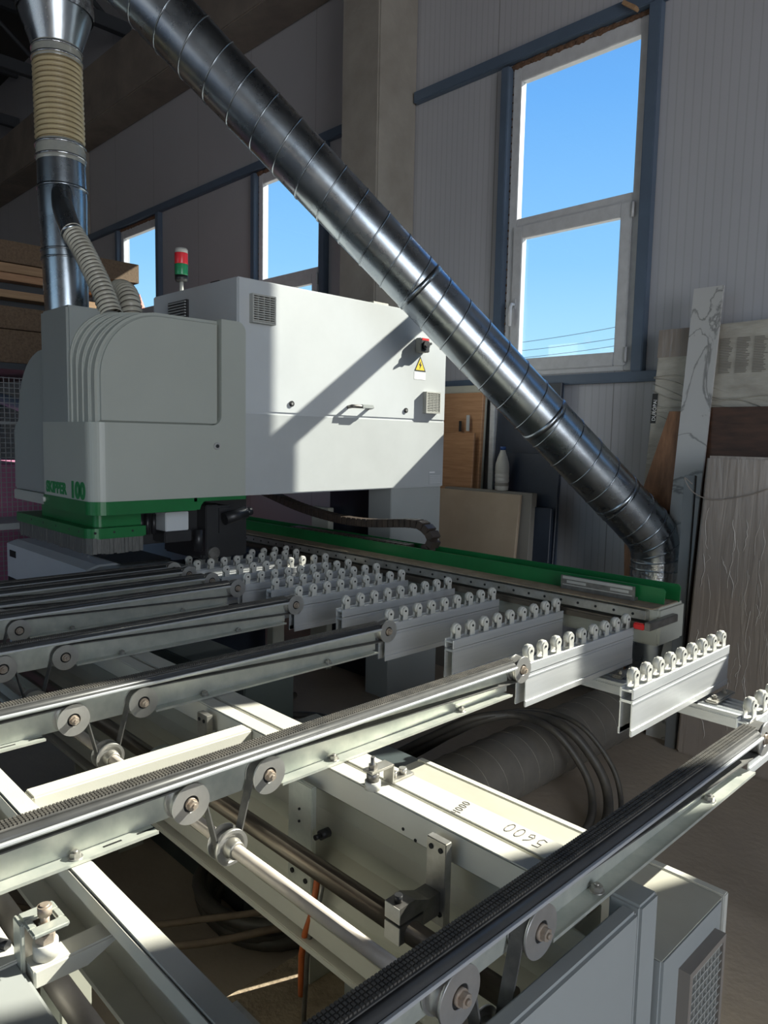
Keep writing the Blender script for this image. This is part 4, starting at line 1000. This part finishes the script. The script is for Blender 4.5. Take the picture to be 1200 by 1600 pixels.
# ================================================================== FAR LEFT: board rack, fence
zrow = [(2.845,3.00,'osb','chipboard sheet on top of the rack at the left edge'), (2.775,2.840,'pine','pale board on the rack just beneath the top chipboard'), (2.718,2.772,'oak','orange-brown board on the rack beneath the pale one'),
        (2.585,2.640,'pine','thin light board in the middle of the rack between two dark gaps'), (2.36,2.525,'osb','upper thick stack of brown chipboard on the lower rack shelf'), (2.11,2.355,'osb','lower thick stack of brown chipboard on the lower rack shelf')]
for i, (z0, z1, m, l) in enumerate(zrow):
    b = bm_(); box(b, -8.0-.05*i, -6.0-.02*(i % 3), -1.0, 2.95-.35*(i > 0)+.05*(i % 2), z0, z1, .003); build('board_sheet', b, m, None, label=l, cat='board')
t = thing('storage_rack', 'dark steel rack holding the board sheets at the left', 'rack', (-7,1.5,0))
b = bm_()
for x in (-7.9,-6.1):
    for y in (-.9,2.35): box(b, x-.05, x+.05, y-.05, y+.05, 0, 2.105)
build('post', b, 'truss', t)
b = bm_(); box(b, -8, -6.05, -1, 2.45, 2.06, 2.108); build('shelf', b, 'truss', t)
b = bm_(); box(b, -7.9, -6.15, -.9, 2.3, 2.645, 2.715); box(b, -7.9,-6.15,-.9,2.3,2.528,2.582); build('spacer', b, 'truss', t)
b = bm_(); box(b, -7.0, -6.3, .4, 2.6, 2.0+.0, 2.05); b.free()
b = bm_(); box(b, -7.2, -6.0, .3, 2.30, 0, 1.34, .01); build('foam_stack', b, 'pink', None, label='stack of pink insulation sheets behind the wire fence at the left edge', cat='insulation')
t = thing('wire_fence', 'light grey wire mesh safety fence at the left edge in front of the pink stack', 'fence', (-5.6,1.2,0))
b = bm_()
y = .2
while y < 2.35: box(b, -5.602, -5.598, y-.0022, y+.0022, .45, 1.97); y += .035
z = .46
while z < 1.98: box(b, -5.602, -5.598, .2, 2.35, z-.0022, z+.0022); z += .035
build('mesh', b, 'wire', t)
b = bm_(); box(b, -5.61, -5.59, .2, 2.35, 1.64, 1.66); box(b, -5.62,-5.58,2.33,2.37,0,2.0); box(b,-5.62,-5.58,.18,.22,0,2.0); build('frame', b, 'wire', t)
b = bm_(); box(b, -5.3, -4.9, -1, 1.9, .98, 1.02, .004); build('side_rail', b, 'cover', None, label='flat grey rail passing low behind the brush skirt at the left edge', cat='rail')
b = bm_(); tube(b, [(-7.6,1.9,2.05),(-6.4,2.25,1.75)], .05, 12); build('blue_pipe', b, 'girt', None, label='blue-grey slanted pipe behind the wire fence', cat='pipe')

# ================================================================== OUTSIDE
for i, (za, zb) in enumerate(((6.25,7.35),(5.9,6.75),(5.55,6.45))):
    b = bm_(); pts = [(-24+14*s, 30, za+(zb-za)*s-.25*math.sin(s*PI)) for s in [k/16 for k in range(17)]]; tube(b, pts, .016, 6)
    build('power_line', b, 'haze_wire', None, label=['uppermost thin power line seen through the lower pane of the large window','middle thin power line seen through the large window','lowest thin power line seen through the large window'][i], cat='power line')
b = bm_(); lathe(b, [(1.2,-.1),(1.2,14.6),(1.0,14.8),(.05,17.3)], (-81.3,40,0), seg=8); build('spire', b, 'spire', None, label='small distant red spire showing in the farthest window above the hose', cat='spire')
b = bm_(); box(b, -140, 60, 4.7, 120, -.3, -.1); build('ground', b, 'conc', kind='structure')
b = bm_(); box(b, 7.2, 60, -40, 4.5, -.3, -.1); box(b, -40, 7.2, -60, -9.2, -.3, -.1); build('ground_yard', b, 'conc', kind='structure')

# ================================================================== LIGHT
a_, b_ = 2.6, 1.89                       # sun travels (-1, -a, -b)
d = Vector((-1,-a_,-b_)).normalized()
sun = bpy.data.lights.new('sun', 'SUN'); sun.energy = 15; sun.angle = math.radians(.55); sun.color = (1.,.91,.78)
so = bpy.data.objects.new('sun', sun); C.objects.link(so); so.rotation_euler = d.to_track_quat('-Z', 'Y').to_euler()
def area(name, loc, target, sx, sy, e, col):
    l = bpy.data.lights.new(name, 'AREA'); l.shape = 'RECTANGLE'; l.size = sx; l.size_y = sy; l.energy = e; l.color = col
    o = bpy.data.objects.new(name, l); C.objects.link(o); o.location = loc; o.rotation_euler = (Vector(target)-Vector(loc)).to_track_quat('-Z', 'Y').to_euler(); return o
area('gate_fill', (6.9,-1.3,2.4), (0,-.6,1.8), 4.4, 4.2, 285, (.92,.95,1.))  # added area light, fills the hall from an unseen gate opening
area('gate_fill_back', (-2.5,-8.8,2.4), (-2.5,0,1.8), 6.5, 4.2, 22, (.94,.96,1.))  # weaker added fill at the unseen back gate

w = bpy.data.worlds.new('sky'); sc.world = w; w.use_nodes = True; nt = w.node_tree; N = nt.nodes; L = nt.links
bg = N['Background']; tc = N.new('ShaderNodeTexCoord'); s = N.new('ShaderNodeSeparateXYZ'); L.new(tc.outputs['Generated'], s.inputs[0])
r = N.new('ShaderNodeValToRGB'); L.new(s.outputs['Z'], r.inputs[0]); e = r.color_ramp.elements
e[0].position = 0.; e[0].color = (.30,.29,.27,1); e[1].position = 1.; e[1].color = (.05,.17,.52,1)
for p, c in ((.02,(.62,.82,.95)), (.12,(.42,.72,.95)), (.22,(.28,.58,.93)), (.40,(.16,.42,.86)), (.6,(.09,.27,.68))):
    x = e.new(p); x.color = (*c,1)
L.new(r.outputs[0], bg.inputs[0]); bg.inputs[1].default_value = 1.18

# ================================================================== CAMERA
F = 1151.8; yaw, pitch, roll = (math.radians(v) for v in (45.5465,5.747,1.1764))
f = Vector((-math.sin(yaw)*math.cos(pitch), math.cos(yaw)*math.cos(pitch), -math.sin(pitch)))
r0 = Vector((math.cos(yaw), math.sin(yaw), 0)); u0 = r0.cross(f)
rr = math.cos(roll)*r0 + math.sin(roll)*u0; uu = -math.sin(roll)*r0 + math.cos(roll)*u0
cam = bpy.data.cameras.new('camera'); cam.sensor_fit = 'VERTICAL'; cam.sensor_height = 36; cam.lens = F/1600*36; cam.clip_end = 500; cam.clip_start = .02
co = bpy.data.objects.new('camera', cam); C.objects.link(co)
mt = Matrix((rr, uu, -f)).transposed().to_4x4(); mt.translation = Vector((0,0,1.6)); co.matrix_world = mt
sc.camera = co
sc.view_settings.view_transform = 'Standard'; sc.view_settings.look = 'None'; sc.view_settings.gamma = 1; sc.view_settings.use_curve_mapping = False
sc.view_settings.exposure = 0.14
